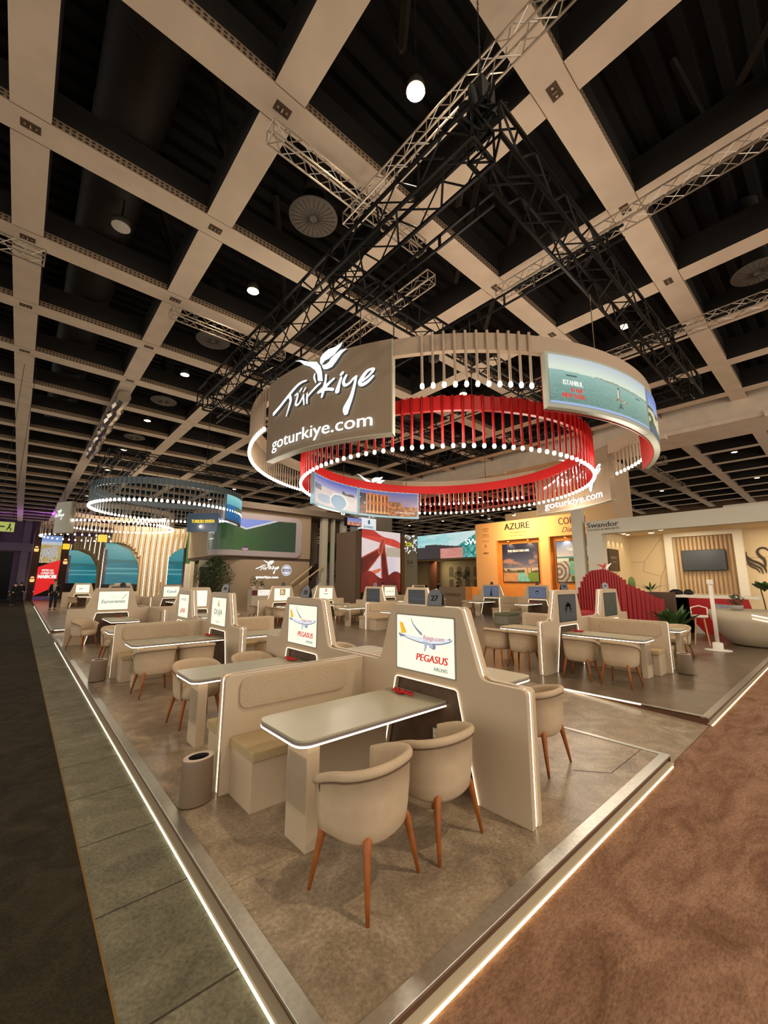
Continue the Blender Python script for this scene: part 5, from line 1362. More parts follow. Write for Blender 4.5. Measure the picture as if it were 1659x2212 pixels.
mb = MB(); mb.box(14.35+2.3, 17.3, 7.2, 7.9, 0, 1.0)
t = thing('red_emblem', 'small red and white flame emblem standing on the slatted red screen', 'sign', (16.3, 5.95, 2.33))
mb = MB(); mb.use(RED); f = lambda u, v, d: (-d, -u, v); put_stroke(mb, [(-.12, .0, .03), (-.05, .1, .09), (.0, .22, .02)], f, 0); mb.use(mat('stool_white', (226, 218, 200), .5)); put_stroke(mb, [(.02, .0, .03), (.08, .1, .08), (.2, .2, .02)], f, .01); mb.use(RED); put_stroke(mb, [(-.3, .16, .02), (-.15, .12, .06), (-.05, .02, .03)], f, .005); mb.build('emblem_plate', None, t)

# ------------------------------------------------------------ two storey stand with the green room screen
TAU = mat('stand_taupe', (150, 130, 106), .7, vary=.03, vscale=1); TAU2 = mat('stand_taupe_light', (190, 180, 160), .7, vary=.02, vscale=1); LAV = mat('bezel_lavender', (150, 138, 142), .5)
st = thing('two_storey_stand', 'two-storey taupe stand with a rounded corner and a big green room screen', 'stand', (0, 0, 0))
def fplan(x0, x1, y0, y1, r): return fillet([(x0, y0), (x1, y0), (x1, y1), (x0, y1)], [r, 0, 0, .01], 10)
ex = lambda u, v, d: (u, v, d)
mb = MB(); mb.extr(fplan(10.2, 16.4, 27.05, 33, 1.3), ex, 0, 3.25); mb.build('lower_storey', TAU, st)
mb = MB(); mb.extr(fplan(9.4, 16.4, 27.0, 33, 1.3), ex, 3.45, 6.9); mb.build('upper_storey', TAU, st)
mb = MB(); mb.extr(fplan(9.45, 16.35, 27.05, 33, 1.3), ex, 3.25, 3.45); mb.build('dark_band', mat('band_brown', (72, 54, 42), .7), st)
mb = MB(); mb.extr(fplan(9.6, 20.2, 26.5, 33, 1.5), ex, 6.72, 7.15); mb.build('roof_slab', mat('roof_taupe', (112, 98, 84), .8), st)
# bezel and display follow the rounded corner: path parameter
def corner_path():
    pts = fplan(9.4, 16.4, 27.0, 33, 1.3); pl = [pts[-1] if False else (9.4, 29.6)]+pts[:11]+[(16.4, 27.0)]
    return pl
PL = corner_path()
def on_path(s_, z, d):
    acc = 0
    for (x0, y0), (x1, y1) in zip(PL, PL[1:]):
        l = math.hypot(x1-x0, y1-y0)
        if s_ <= acc+l or (x1, y1) == PL[-1]:
            t = (s_-acc)/l if l > 0 else 0; nx, ny = (y1-y0)/l, -(x1-x0)/l
            return (x0+(x1-x0)*t+nx*d, y0+(y1-y0)*t+ny*d, z)
        acc += l
LP = sum(math.hypot(b_[0]-a[0], b_[1]-a[1]) for a, b_ in zip(PL, PL[1:]))
def strip_grid(mb, s0, s1, zb, zt, d, n=40):
    vv = []; 
    for k in range(n+1):
        s_ = s0+(s1-s0)*k/n; vv += [on_path(s_, zb(s_) if callable(zb) else zb, d), on_path(s_, zt(s_) if callable(zt) else zt, d)]
    mb.add(vv, [(2*k, 2*k+2, 2*k+3, 2*k+1) for k in range(n)])
s_end = LP-.8; s_beg = 1.0
def zo(s_, top):
    e = .55; q = min(s_-s_beg, s_end-s_, e)/e; c = e*(1-math.sqrt(max(0, 1-(1-q)**2)))
    return (6.42-c) if top else (3.50+c)
mb = MB(); strip_grid(mb, s_beg, s_end, lambda s_: zo(s_, False), lambda s_: zo(s_, True), .10, 70)
vv0 = len(mb.v); 
for top in (False, True):
    pv = []
    for k in range(71):
        s_ = s_beg+(s_end-s_beg)*k/70; pv += [on_path(s_, zo(s_, top), .10), on_path(s_, zo(s_, top), 0)]
    mb.add(pv, [(2*k, 2*k+2, 2*k+3, 2*k+1) for k in range(70)])
bz = mb.build('screen_bezel', LAV, st)
def pic_green(u, v):
    n = vn(u*30, v*20, 2)
    vtop = .97-.06*u
    if .13 < u < .80 and v > (.93-(u-.13)*.95 if u < .42 else .655+(u-.42)*.95):
        return (118, 134, 206) if v > (.985-(u-.13)*.95 if u < .42 else .71+(u-.42)*.95) else (200, 200, 206)
    if u < .17: return (26, 50, 34)
    if u < .13: return (20, 44, 30)
    if .385 < u < .45 and v < .13 and ((u-.42)/.035)**2+((v-.06)/.07)**2 < 1: return (40, 40, 50) if v > .07 else (190, 130, 150)
    base = mixc((12, 44, 26), (34, 84, 14), max(0, 1-abs(u-.42)*2.6)+.12*n)
    return mixc(base, (10, 52, 16), .35*v+.2*(u > .42))
f = lambda u, v, d: on_path(s_beg+.22+u*(s_end-s_beg-.75), 3.86+.03*u+v*(2.08+.12*u), .105+d)
picture('display', pic_green, 170, 80, f, bz, PIC)
mb = MB(); mb.use(LOGOWHITE); ff_ = lambda u, v, d: on_path(s_beg+.65+u, v, .115+d); logo(mb, ff_, .25, 0, 5.0, .002); put_text(mb, 'goturkiye', ff_, 0, 4.55, .09, .5, .002); mb.build('caption', None, bz)
mb = MB(); mb.use(LOGOWHITE); f = fty(27.05); logo(mb, f, .62, 13.0, 2.62, .03); put_text(mb, 'goturkiye.com', f, 13.02, 2.0, .17, 1.68, .03, bold=.008); mb.build('wall_lettering', LOGOWHITE, st)
mb = MB(); mb.use(emat('badge_white', (226, 226, 236), 1.0)); disc(mb, 14.5, 2.58, .40, f, .02, 28); mb.use(emat('badge_grey', (110, 104, 116), .8)); disc(mb, 14.5, 2.58, .34, f, .024, 28)
mb.use(emat('badge_white', (226, 226, 236), 1.0)); disc(mb, 14.5, 2.58, .30, f, .027, 28); mb.use(emat('badge_grey', (110, 104, 116), .8)); put_poly(mb, [(14.16, 2.48), (14.84, 2.48), (14.84, 2.68), (14.16, 2.68)], f, .03); mb.use(emat('badge_white', (226, 226, 236), 1.0)); put_text(mb, 'YEARS', f, 14.5, 2.52, .11, .5, .033, bold=.004); mb.build('round_badge', None, st)
mb = MB()
for x in (17.4, 18.42, 19.3): mb.box(x, x+(.5 if x < 18 else .16 if x < 19 else .42), 26.9, 27.3, 0, 6.72)
mb.build('post', TAU2, st)
mb = MB(); mb.box(16.4, 18.6, 29.5, 29.7, 0, 6.7); mb.box(18.6, 20.3, 28.2, 28.4, 5.0, 6.7); mb.build('stair_wall', TAU, st)
mb = MB()
for k in range(12): mb.box(14.9+.24*k+.3, 14.9+.24*k+.54, 27.4, 28.6, .28*k*.95, .28*k*.95+.27)
mb.build('stair', mat('stair_dark', (60, 46, 36), .8), st)
for y_ in (27.1,):
    mb = MB(); mb.extr([(14.75, 1.55), (16.5, 2.85), (16.5, 2.95), (14.75, 1.65)], lambda u, v, d: (u, 26.8+d, v), 0, .08); mb.extr([(15.4, 1.5), (17.42, 2.9), (17.42, 3.0), (15.4, 1.6)], lambda u, v, d: (u, 26.7+d, v), 0, .08); mb.build('handrail', mat('rail_beige', (196, 164, 122), .6), st)
mb = MB(); mb.extr([(15.9, .0), (17.4, 0), (17.4, 1.9), (15.9, .8)], lambda u, v, d: (u, 26.6+d, v), 0, .06); mb.build('stair_side', TAU2, st)
mb = MB(); mb.box(18.6, 20.3, 28.5, 28.6, 3.4, 6.6); mb.box(17.9, 18.8, 28.0, 28.1, 3.4, 4.7); mb.build('moss_panel', mat('moss_green', (44, 92, 34), .9, vary=.4, vscale=6, bump=1, bscale=30), st)
t = thing('garden_planter', 'bright green shrub and foliage between the posts of the two-storey stand', 'plant', (19.1, 27.9, 0))
mb = MB(); mb.box(-.9, .9, -.3, .3, 0, .9); mb.build('planter_box', TAU, t); leaf_cluster(900, 1.0, .9, 2.3, .16, 12).build('foliage', G3, t)
leaf_cluster(500, .7, 2.1, 3.6, .16, 13).build('shrub', G3, t)
t = thing('olive_tree', 'olive tree with fine grey-green foliage left of the rounded stand corner', 'tree', (8.55, 24.5, 0))
mb = MB(); mb.smooth = True; mb.path([(0, 0, .5), (.05, .03, 1.1), (-.04, 0, 1.7), (.1, .05, 2.3)], [.07, .06, .05, .03], 8); mb.path([(0, 0, 1.3), (.3, .1, 1.9), (.5, .1, 2.4)], .03, 6); mb.path([(0, 0, 1.2), (-.3, -.1, 1.8), (-.5, -.1, 2.3)], .03, 6); mb.build('trunk', mat('bark', (90, 66, 44), .8), t)
mb = MB(); mb.smooth = True; mb.lathe([(0, 0), (.28, 0), (.35, .55), (.3, .55), (0, .5)], 18); mb.build('pot', mat('pot_grey', (150, 144, 134), .6), t)
leaf_cluster(4200, 1.1, 1.1, 3.15, .17, 21, wd=.24).build('foliage', G2, t)
mb = MB(); t = thing('low_counter', 'low counter with light lines and two small pots before the taupe stand', 'counter', (11.7, 25, 0))
mb.box(-.75, .75, -.3, .3, 0, 1.28); mb.build('body', TAU2, t)
mb = MB(); 
for k in range(4): mb.box(-.35, .75, -.315, -.3, .93+.09*k, .96+.09*k)
mb.build('light_lines', LEDSOFT, t)
mb = MB(); mb.box(-.75, -.4, -.31, -.3, .92, 1.24); mb.build('red_inlay', mat('maroon', (96, 36, 40), .6), t)
for k, (x, h_) in enumerate(((11.15, .8), (11.65, .5))):
    t = thing('potted_plant', ['taller round-leaved plant in a white pot on the low counter', 'small bushy plant in a white pot on the low counter'][k], 'plant', (x, 25, 1.28))
    mb = MB(); mb.smooth = True; mb.lathe([(0, 0), (.12, 0), (.14, .2), (.1, .2), (0, .17)], 12); mb.build('pot', mat('pot_white', (214, 204, 190), .5), t); leaf_cluster(60, .22, .2, h_, .14, 31+k, wd=.4).build('foliage', G1, t)
mb = MB(); mb.box(10.3, 11.5, 30, 30.1, 0, 2.7); 
# ------------------------------------------------------------ city stand with the hands screen
st = thing('city_stand', 'stand with a tall screen of raised hands and a small white tower sign', 'stand', (0, 0, 0))
mb = MB(); mb.box(18.45, 18.98, 24.0, 26.5, 0, 5.55); mb.build('side_wall', mat('stand_brown', (104, 86, 70), .8), st)
mb = MB(); mb.box(18.98, 23.2, 24.05, 24.4, 0, 5.75); ph = mb.build('screen_wall', mat('screen_black', (30, 24, 22), .6), st)
def pic_hands(u, v):
    n = fbm(u*4, v*4, 5)
    bg = mixc((196, 190, 204), (232, 210, 200), n)
    if .87-.14*u < v < 1.06-.24*u+.02*math.sin(u*9): bg = mixc((226, 92, 74), (180, 50, 46), n+.5*(v > .9))
    if u > .62 and .58 < v < .74: bg = mixc(bg, (150, 140, 110), .6)
    sk = mixc((120, 30, 28), (64, 14, 20), vn(u*9, v*9, 1))
    hit = (230, 120, 90)
    # left forearm rising to the clasped hands, right forearm
    def seg(x0, y0, x1, y1, w0, w1):
        dx, dy = x1-x0, y1-y0; t = max(0, min(1, ((u-x0)*dx+(v-y0)*dy)/(dx*dx+dy*dy))); dd = math.hypot(u-x0-dx*t, (v-y0-dy*t)*1.3); return dd-(w0+(w1-w0)*t)
    if v < .28+.06*math.sin(u*9): return mixc((60, 16, 24), (140, 40, 34), n+.3*(u < .4))
    a = seg(-.05, .36, .44, .66, .20, .075); b_ = seg(.60, .18, .52, .80, .105, .06); c_ = seg(.46, .66, .53, .85, .06, .05)
    m_ = min(a, b_, c_)
    if m_ < 0: return mixc(sk, hit, max(0, 1+m_*26)*.8 if m_ > -.04 else 0) if c_ > 0 else mixc((206, 96, 80), sk, min(1, -c_*14))
    if seg(.2, .28, .45, .36, .06, .03) < 0 or seg(.7, .22, 1.0, .30, .08, .02) < 0: return mixc((190, 60, 44), (240, 160, 120), n)
    return bg
f = lambda u, v, d: (19.05+4.03*u, 24.04-d, 1.0+4.72*v); picture('display', pic_hands, 120, 140, f, ph, PIC)
mb = MB(); mb.box(18.88, 20.1, 26, 26.2, 0, 5.6); wc = mb.build('white_column', emat('pale_lit_column', (206, 204, 220), .85), st)
mb = MB(); mb.use(glow((50, 56, 70))); f = fty(26); put_text(mb, 'ISTANBUL', f, 19.5, 2.9, .22, 1.2, .01); mb.build('lettering', None, wc)
mb = MB(); mb.box(18.95, 20.1, 25.98, 26.02, 5.1, 5.62); mb.build('blue_header', emat('blue_header', (70, 140, 220), .9), wc)
mb = MB(); mb.use(emat('sign_white_box', (226, 230, 232), 1.0)); mb.box(20.35, 21.87, 25.7, 26.2, 5.98, 6.95); sb = mb.build('sign_box', None, st)
mb = MB(); mb.use(glow((50, 96, 130))); f = fty(25.7); disc(mb, 21.1, 6.62, .12, f, .01, 14, .2); put_text(mb, 'ISTANBUL', f, 21.1, 6.12, .19, 1.05, .01, bold=.006); mb.build('lettering', None, sb)
f = lambda u, v, d: (18.9+1.42*u, 25.7-d, 6.2+.6*v); mb = MB(); mb.box(18.88, 20.34, 25.71, 26.1, 6.16, 6.84); ps = mb.build('sunset_screen', BLACK, st)
picture('display', lambda u, v: mixc((240, 190, 150), (120, 130, 190), v*1.3) if v > .4 else mixc((150, 70, 50), (236, 190, 170), vn(u*14, v*8, 3)), 20, 10, f, ps, PIC)
mb = MB(); mb.box(22.7, 24.9, 27, 27.2, 0, 7.6); mb.box(20.3, 22.7, 27, 27.2, 5.6, 7.5); mb.build('grey_wall', mat('wall_greybeige', (158, 150, 138), .8), st)
for k, x in enumerate((20.85, 21.5)):
    t = thing('sign_lamp', ['left', 'right'][k]+' small white lamp above the white tower sign box', 'lamp', (x, 25.55, 7.08)); mb = MB(); mb.smooth = True; mb.lathe([(0, 0), (.2, .01), (.22, .06), (.05, .1)], 14); mb.build('shade', emat('sign_lamp_white', (255, 252, 240), 3.0), t)
    mb = MB(); mb.tube((0, 0, .08), (0, .3, .2), .02, 5); mb.build('arm', BLACK, t)
# pale column stand with white dot pattern
st = thing('column_stand', 'pale grey pillar stand with white dot pattern beside the wave screen', 'stand', (0, 0, 0))
mb = MB(); mb.box(26.4, 28.15, 27, 28.2, 0, 6.15); pl_ = mb.build('pillar', mat('pillar_grey', (150, 144, 128), .8), st)
mb = MB(); mb.box(25.85, 26.38, 26.9, 28.2, 0, 5.95); mb.build('wood_post', mat('post_brown', (140, 98, 58), .7), st)
mb = MB(); mb.use(emat('dots_white', (236, 240, 240), 1.1)); f = fty(27); rnd = random.Random(8)
for k in range(70):
    x, z = rnd.uniform(26.45, 28.1), rnd.uniform(4.4, 6.1)
    if z > 5.7 or x > 27.5 or x+z*.7 < 30.5: disc(mb, x, z, rnd.uniform(.03, .08), f, .01, 8, rnd.uniform(.05, .11))
mb.build('dot_pattern', None, pl_); mb = MB(); mb.use(INK); put_text(mb, 'ELA', f, 27.2, 3.45, .3, .75, .01, bold=.01); put_text(mb, 'excellence', f, 27.2, 3.2, .1, .9, .01); mb.build('lettering', None, pl_)
ex_ = thing('exit_sign', 'small yellow-green exit sign on the pale pillar', 'sign', (27.0, 26.955, 5.05)); mb = MB(); mb.box(-.35, .35, -.04, .04, 0, .36); mb.build('sign_box', emat('exit_yellow', (196, 190, 60), .8), ex_); mb = MB(); mb.use(BLACK); f = lambda u, v, d: (u, -.04-d, v); put_stroke(mb, [(-.2, .18, .06), (0, .18, .06)], f, .005); put_poly(mb, [(-.3, .18), (-.18, .28), (-.18, .08)], f, .005); mb.build('pictogram', None, ex_)
# wave screen and the room beneath it
st = thing('wave_stand', 'distant cream room stand under a long turquoise wave screen', 'stand', (0, 0, 0))
def pic_wave(u, v):
    n = fbm(u*12, v*8, 3); t = u*1.1-.25+.25*(v-.5)
    if u < .52 and v < .58-.5*max(0, u-.22)-.1*(u < .1): return (58, 50, 50) if u < .28 or v > .4 else mixc((214, 150, 136), (190, 120, 110), n)
    if u > .26+.45*(v) and u > .3: return mixc((20, 104, 100), (150, 220, 206), vn(u*70, v*26, 1)**1.5)
    if .3 < u < .7 and v < .35: return mixc((214, 150, 140), (120, 190, 180), vn(u*60, v*26, 1))
    return mixc((94, 190, 196), (200, 222, 218), n+u*.8)
mb = MB(); mb.box(33, 33.3, 19.5, 31.65, 4.15, 6.85); ws = mb.build('screen_panel', BLACK, st)
f = lambda u, v, d: (32.995-d, 31.6-12*u, 4.2+2.6*v); picture('display', pic_wave, 160, 44, f, ws, PIC)
mb = MB(); mb.use(LOGOWHITE); f = ftx(32.99); put_text(mb, 'SWISS', f, -25.0, 5.45, .55, 2.6, .02, bold=.02, align='l'); mb.build('caption', None, ws)
mb = MB(); mb.use(mat('room_cream', (176, 156, 118), .8)); mb.box(36, 36.2, 19, 35, 0, 4.15); mb.box(33, 36, 34.6, 34.8, 0, 4.15); mb.box(33, 36, 19, 34.8, 4.05, 4.15)
mb.use(mat('niche_dark', (120, 104, 76), .8))
for k in range(4):
    y = 29.3-1.1*k
    for z0 in (1.0, 2.35): mb.extr([(y-.3, z0), (y+.3, z0), (y+.3, z0+.8)]+[(y+.3*math.cos(a), z0+.8+.3*math.sin(a)) for a in [PI*q/6 for q in range(1, 6)]]+[(y-.3, z0+.8)], fx(36), .0, .02)
mb.build('room_walls', None, st); mb = MB(); mb.box(35, 35.3, 30.6, 31.6, 0, 4.1); mb.build('wood_panel', mat('room_wood', (120, 70, 44), .7), st)
for k, (y, z) in enumerate(((28.2, 2.0), (27.1, 2.0))):
    t = thing('hanging_plant', ['left', 'right'][k]+' hanging plant before the arched niches of the cream room', 'plant', (35.7, y, z)); leaf_cluster(120, .35, 0, .9, .2, 41+k).build('foliage', G1, t)
lamp('AREA', 'room_glow', (34.3, 30, 4.0), 90, (1, .85, .55), 2.0, (35.5, 29, 0))
t = thing('reception_desk', 'brown reception desk with an orange end before the apricot wall', 'desk', (25, 19.7, 0))
mb = MB(); mb.box(-.3, .3, -.9, 1.65, 0, 1.42); mb.build('desk_body', mat('desk_taupe', (140, 122, 98), .7), t); mb = MB(); mb.box(-.32, .32, -1.5, -.9, 0, 1.46); mb.build('desk_end', ORN, t)
mb = MB(); mb.use(mat('ink_brown2', (80, 62, 44), .7)); f = lambda u, v, d: (-.3-d, -u, v); put_text(mb, 'CORNELIA', f, -.35, .75, .22, 1.6, .01, bold=.01); mb.build('lettering', None, t)

# ------------------------------------------------------------ flared slat pillars with lagoon screens, far left
SLATB = mat('pillar_slat', (178, 154, 120), .7)
def pic_lagoon(u, v):
    n = fbm(u*3, v*14, 4)
    if v > .52: c = mixc((30, 120, 130), (90, 150, 150), (v-.5)*1.8+.15*n)
    else: c = mixc((8, 92, 110), (30, 124, 130), n)
    if abs(v-.55-.02*n) < .05: c = mixc((24, 84, 84), c, .3)
    if abs(v-.38) < .02 or abs(v-.27) < .015: c = (100, 160, 160)
    if u < .10 and v < .85: c = mixc((60, 50, 60), (130, 70, 60), 1.0*(.3 < v < .45)*(u > .04))
    return c
def flared(label, ox, oy, s_):
    t = thing('slat_pillar', label, 'pillar', (ox, oy, 0), 0, 'flared slat pillars')
    P = lambda u, v, d: (u*s_, -d*s_, v*s_)
    for nm, (x0, x1) in (('lagoon_screen', (4.75-7.9, 7.3-7.9)), ('lagoon_screen', (9.0-7.9, 10.5-7.9))):
        mb = MB(); mb.box(min(x0, x1)*s_, max(x0, x1)*s_, .31*s_, .5*s_, .6*s_, 4.75*s_); p = mb.build(nm, BLACK, t)
        picture('display', pic_lagoon, 30, 34, lambda u, v, d, x0=x0, x1=x1: ((x0+(x1-x0)*u)*s_, .30*s_-d, (1.5+3.2*v)*s_), p, PIC)
    # vertical slats, cut by the two circles, flaring forward at the top
    c1, r1, c2, r2, cz = 5.45-7.9, 1.72, 10.75-7.9, 1.60, 3.02
    k = 0; x = 5.15-7.9
    while x < 10.55-7.9:
        zb = 0
        if abs(x-c1) < r1: zb = cz+math.sqrt(r1*r1-(x-c1)**2)
        elif abs(x-c2) < r2: zb = cz+math.sqrt(r2*r2-(x-c2)**2)
        elif x < c1: zb = 4.4
        ztop = 6.05+.035*(x+2.7)
        pts = []
        for q in range(9):
            z = zb+(ztop-zb)*q/8; fl = max(0, (z-3.4)/2.6)**2*.55*(1+.5*abs(x)/2.5) if z < 5.7 else .55*(1+.5*abs(x)/2.5)*(max(0, (5.7-3.4)/2.6)**2-.5*(z-5.7))
            pts.append((x*s_, -fl*s_, z*s_))
        lit = k % 2 == 1 and abs(x) < 2.3
        mb = MB(); vv = []
        for (px, py, pz_) in pts: vv += [(px-.085*s_, py, pz_), (px-.085*s_, py+.28*s_, pz_), (px+.085*s_, py+.28*s_, pz_), (px+.085*s_, py, pz_)]
        mb.add(vv, [(4*i+a, 4*i+(a+1) % 4, 4*i+4+(a+1) % 4, 4*i+4+a) for i in range(8) for a in range(4)]+[(0, 1, 2, 3), (35, 34, 33, 32)])
        mb.build('slat', SLATB, t)
        if lit:
            z0 = zb+.15 if zb else (.35 if abs(x) < .6 else 1.1+.3*(k % 3)); mb = MB(); mb.path([((x+.11)*s_, -max(0, (z-3.4)/2.6)**2*.5*s_, z*s_) for z in [z0+(ztop-.1-z0)*q/6 for q in range(7)]], .014*s_, 4); mb.build('light_line', LEDSOFT, t)
        x += .21; k += 1
    mb = MB(); mb.box(-3.0*s_, 2.7*s_, -.15*s_, .3*s_, 0, .02); 
    # solid pillar core so nothing shows through the gaps
    core = [(-.75, 0), (.95, 0), (.95, 1.7), (1.12, 3.0), (1.5, 4.1), (2.4, 4.75), (2.4, 5.9), (-2.55, 5.9), (-2.55, 4.75), (-1.4, 4.2), (-.82, 3.2), (-.72, 2.3)]
    mb = MB(); mb.extr(core, lambda u, v, d: (u*s_, d*s_, v*s_), .2, .5); mb.build('pillar_core', mat('pillar_core_brown', (150, 126, 96), .8), t)
    mb = MB(); mb.box(-3.7*s_, -3.2*s_, -.5*s_, .3*s_, 4.75*s_, 5.25*s_); mb.build('yellow_sign', emat('yellow_sign', (250, 206, 40), 1.0), t)
    return t
flared('nearest flared slat pillar with vertical light lines and round lagoon screens', 7.95, 38, 1.0)
flared('middle flared slat pillar half hidden behind the nearest one', 6.55, 50, 1.0)
flared('farthest small flared slat pillar on the left', 5.9, 62, 1.0)
# safari stand with a red panel
st = thing('safari_stand', 'distant dark wood stand with a zebra picture above a red panel', 'stand', (0, 0, 0))
mb = MB(); mb.box(.7, 1.15, 50.2, 54, 0, 6.3); mb.box(2.85, 3.4, 50.4, 52, 0, 6.2); mb.box(.75, 3.4, 50.4, 52, 6.0, 6.5); mb.build('dark_frame', mat('safari_wood', (70, 36, 24), .6), st)
def pic_zebra(u, v):
    if v > .78: return mixc((150, 170, 210), (110, 140, 200), v)
    if v > .66: return (196, 200, 204) if (u*11) % 1 < .6 else (150, 160, 170)
    def el(x, y, a, b_): return ((u-x)/a)**2+((v-y)/b_)**2 < 1
    if el(.30, .38, .28, .17) or el(.62, .42, .2, .22) or (v < .3 and (abs(u-.12) < .04 or abs(u-.45) < .04 or abs(u-.62) < .04 or abs(u-.8) < .04)): return (232, 228, 220) if ((u*15+v*5*(1 if u < .4 else -1)) % 1) < .5 else (36, 34, 38)
    return mixc((190, 160, 90), (150, 130, 70), fbm(u*10, v*10, 2))
f = lambda u, v, d: (1.25+1.55*u+.0*v, 50.3-d, 3.4+2.6*v); mb = MB(); mb.box(1.18, 2.84, 50.32, 50.4, .3, 6.02); sp = mb.build('panel', BLACK, st); picture('display', pic_zebra, 60, 60, f, sp, PIC)
mb = MB(); mb.use(emat('panel_red', (228, 20, 24), .95)); mb.add([(1.2, 50.29, .35), (2.75, 50.29, 1.2), (2.84, 50.29, 3.75), (1.25, 50.29, 3.0)], [(0, 1, 2, 3)]); mb.use(emat('txt_white', (244, 244, 236), 1.0)); f = fty(50.28); put_text(mb, 'NAIROBI', f, 2.0, 1.95, .34, 1.3, .01, bold=.03); put_text(mb, "WE'RE ALL", f, 2.0, 2.6, .2, .9, .01, bold=.01); put_text(mb, 'CONNECTED', f, 2.0, 2.35, .18, .95, .01, bold=.01); mb.build('red_panel', None, sp)
for k, (x, z) in enumerate(((3.2, 3.3), (.95, 4.4), (.95, 1.6))):
    t = thing('warm_lantern', ['amber hanging lantern right of the zebra picture', 'bright lantern high on the dark wood frame', 'lantern low on the dark wood frame', 'lantern cluster over the dark wood stand'][k], 'lamp', (x, 50.0, z), 0)
    mb = MB(); mb.smooth = True; mb.lathe([(0, 0), (.15, .03), (.18, .3), (.09, .5), (0, .52)], 12); mb.build('glass', emat('amber_lantern', (255, 190, 110), 1.3), t); mb = MB(); mb.lathe([(.27, .28), (.28, .36), (.27, .36)], 12); mb.tube((0, 0, .5), (0, 0, 1.2), .015, 4); mb.build('band', BLACK, t)
# exit sign hanging at the far left
t = thing('exit_sign', 'hanging green and yellow exit sign with arrow and running figure at the left edge', 'sign', (-.62, 22, 3.72))
mb = MB(); mb.box(-.3, .26, -.05, .05, 0, .38); mb.build('sign_box', emat('exit_green', (170, 180, 84), .9), t)
mb = MB(); mb.use(mat('pictogram_dark', (30, 40, 24), .6)); f = lambda u, v, d: (u, -.05-d, v); put_stroke(mb, [(-.2, .19, .05), (-.04, .19, .05)], f, .004); put_poly(mb, [(-.27, .19), (-.17, .28), (-.17, .10)], f, .004); disc(mb, .12, .3, .03, f, .004, 10); put_stroke(mb, [(.12, .26, .05), (.1, .17, .05), (.04, .06, .03)], f, .004); put_stroke(mb, [(.1, .17, .04), (.17, .11, .03), (.15, .04, .03)], f, .005); mb.build('pictogram', None, t)
mb = MB()
for x in (-.22, .18): mb.tube((x, 0, .38), (x, 0, 7.1), .008, 4)
mb.build('suspension_wire', BLACK, t)

t = thing('ottoman', 'low olive-green ottoman on the platform before the dim blue screen booth', 'ottoman', (16.6, 10.4, 0))
mb = MB(); mb.extr(rrect(1.1, .7, .15, 4), ex, 0, .36); mb.build('base', mat('ottoman_grey', (120, 118, 100), .8), t, .02); mb = MB(); mb.extr(rrect(1.14, .74, .15, 4), ex, .36, .46); mb.build('cushion', mat('ottoman_olive', (96, 98, 70), .9), t, .03)

t = thing('column_stand', 'distant stand of grey posts and moss green panels left of the taupe stand', 'stand', (0, 0, 0))
for k, x in enumerate((10.55, 11.35, 12.1)):
    mb = MB(); mb.box(x, x+.28, 36, 36.3, 0, 7.2); mb.build('post', TAU2, t)
mb = MB(); mb.box(10.3, 13.9, 36.5, 36.6, 3.2, 6.6); mb.build('moss_panel', mat('moss_green', (44, 92, 34), .9, vary=.4, vscale=6, bump=1, bscale=30), t)
mb = MB(); mb.box(10.3, 13.9, 36.45, 36.7, 0, 3.2); mb.build('lower_wall', TAU2, t); mb = MB(); mb.box(10.2, 14.0, 36.2, 36.8, 6.6, 7.0); mb.build('beam', TAU, t)
t = thing('doorway', 'dark doorway beside the rounded corner of the two-storey stand', 'door', (9.75, 29.0, 0))
mb = MB(); mb.box(-.62, .40, 0, .1, 0, 2.75); mb.build('door_leaf', BLACK, t); mb = MB(); mb.box(-.70, .44, .02, .12, 2.75, 3.2); mb.build('header', TAU2, t)
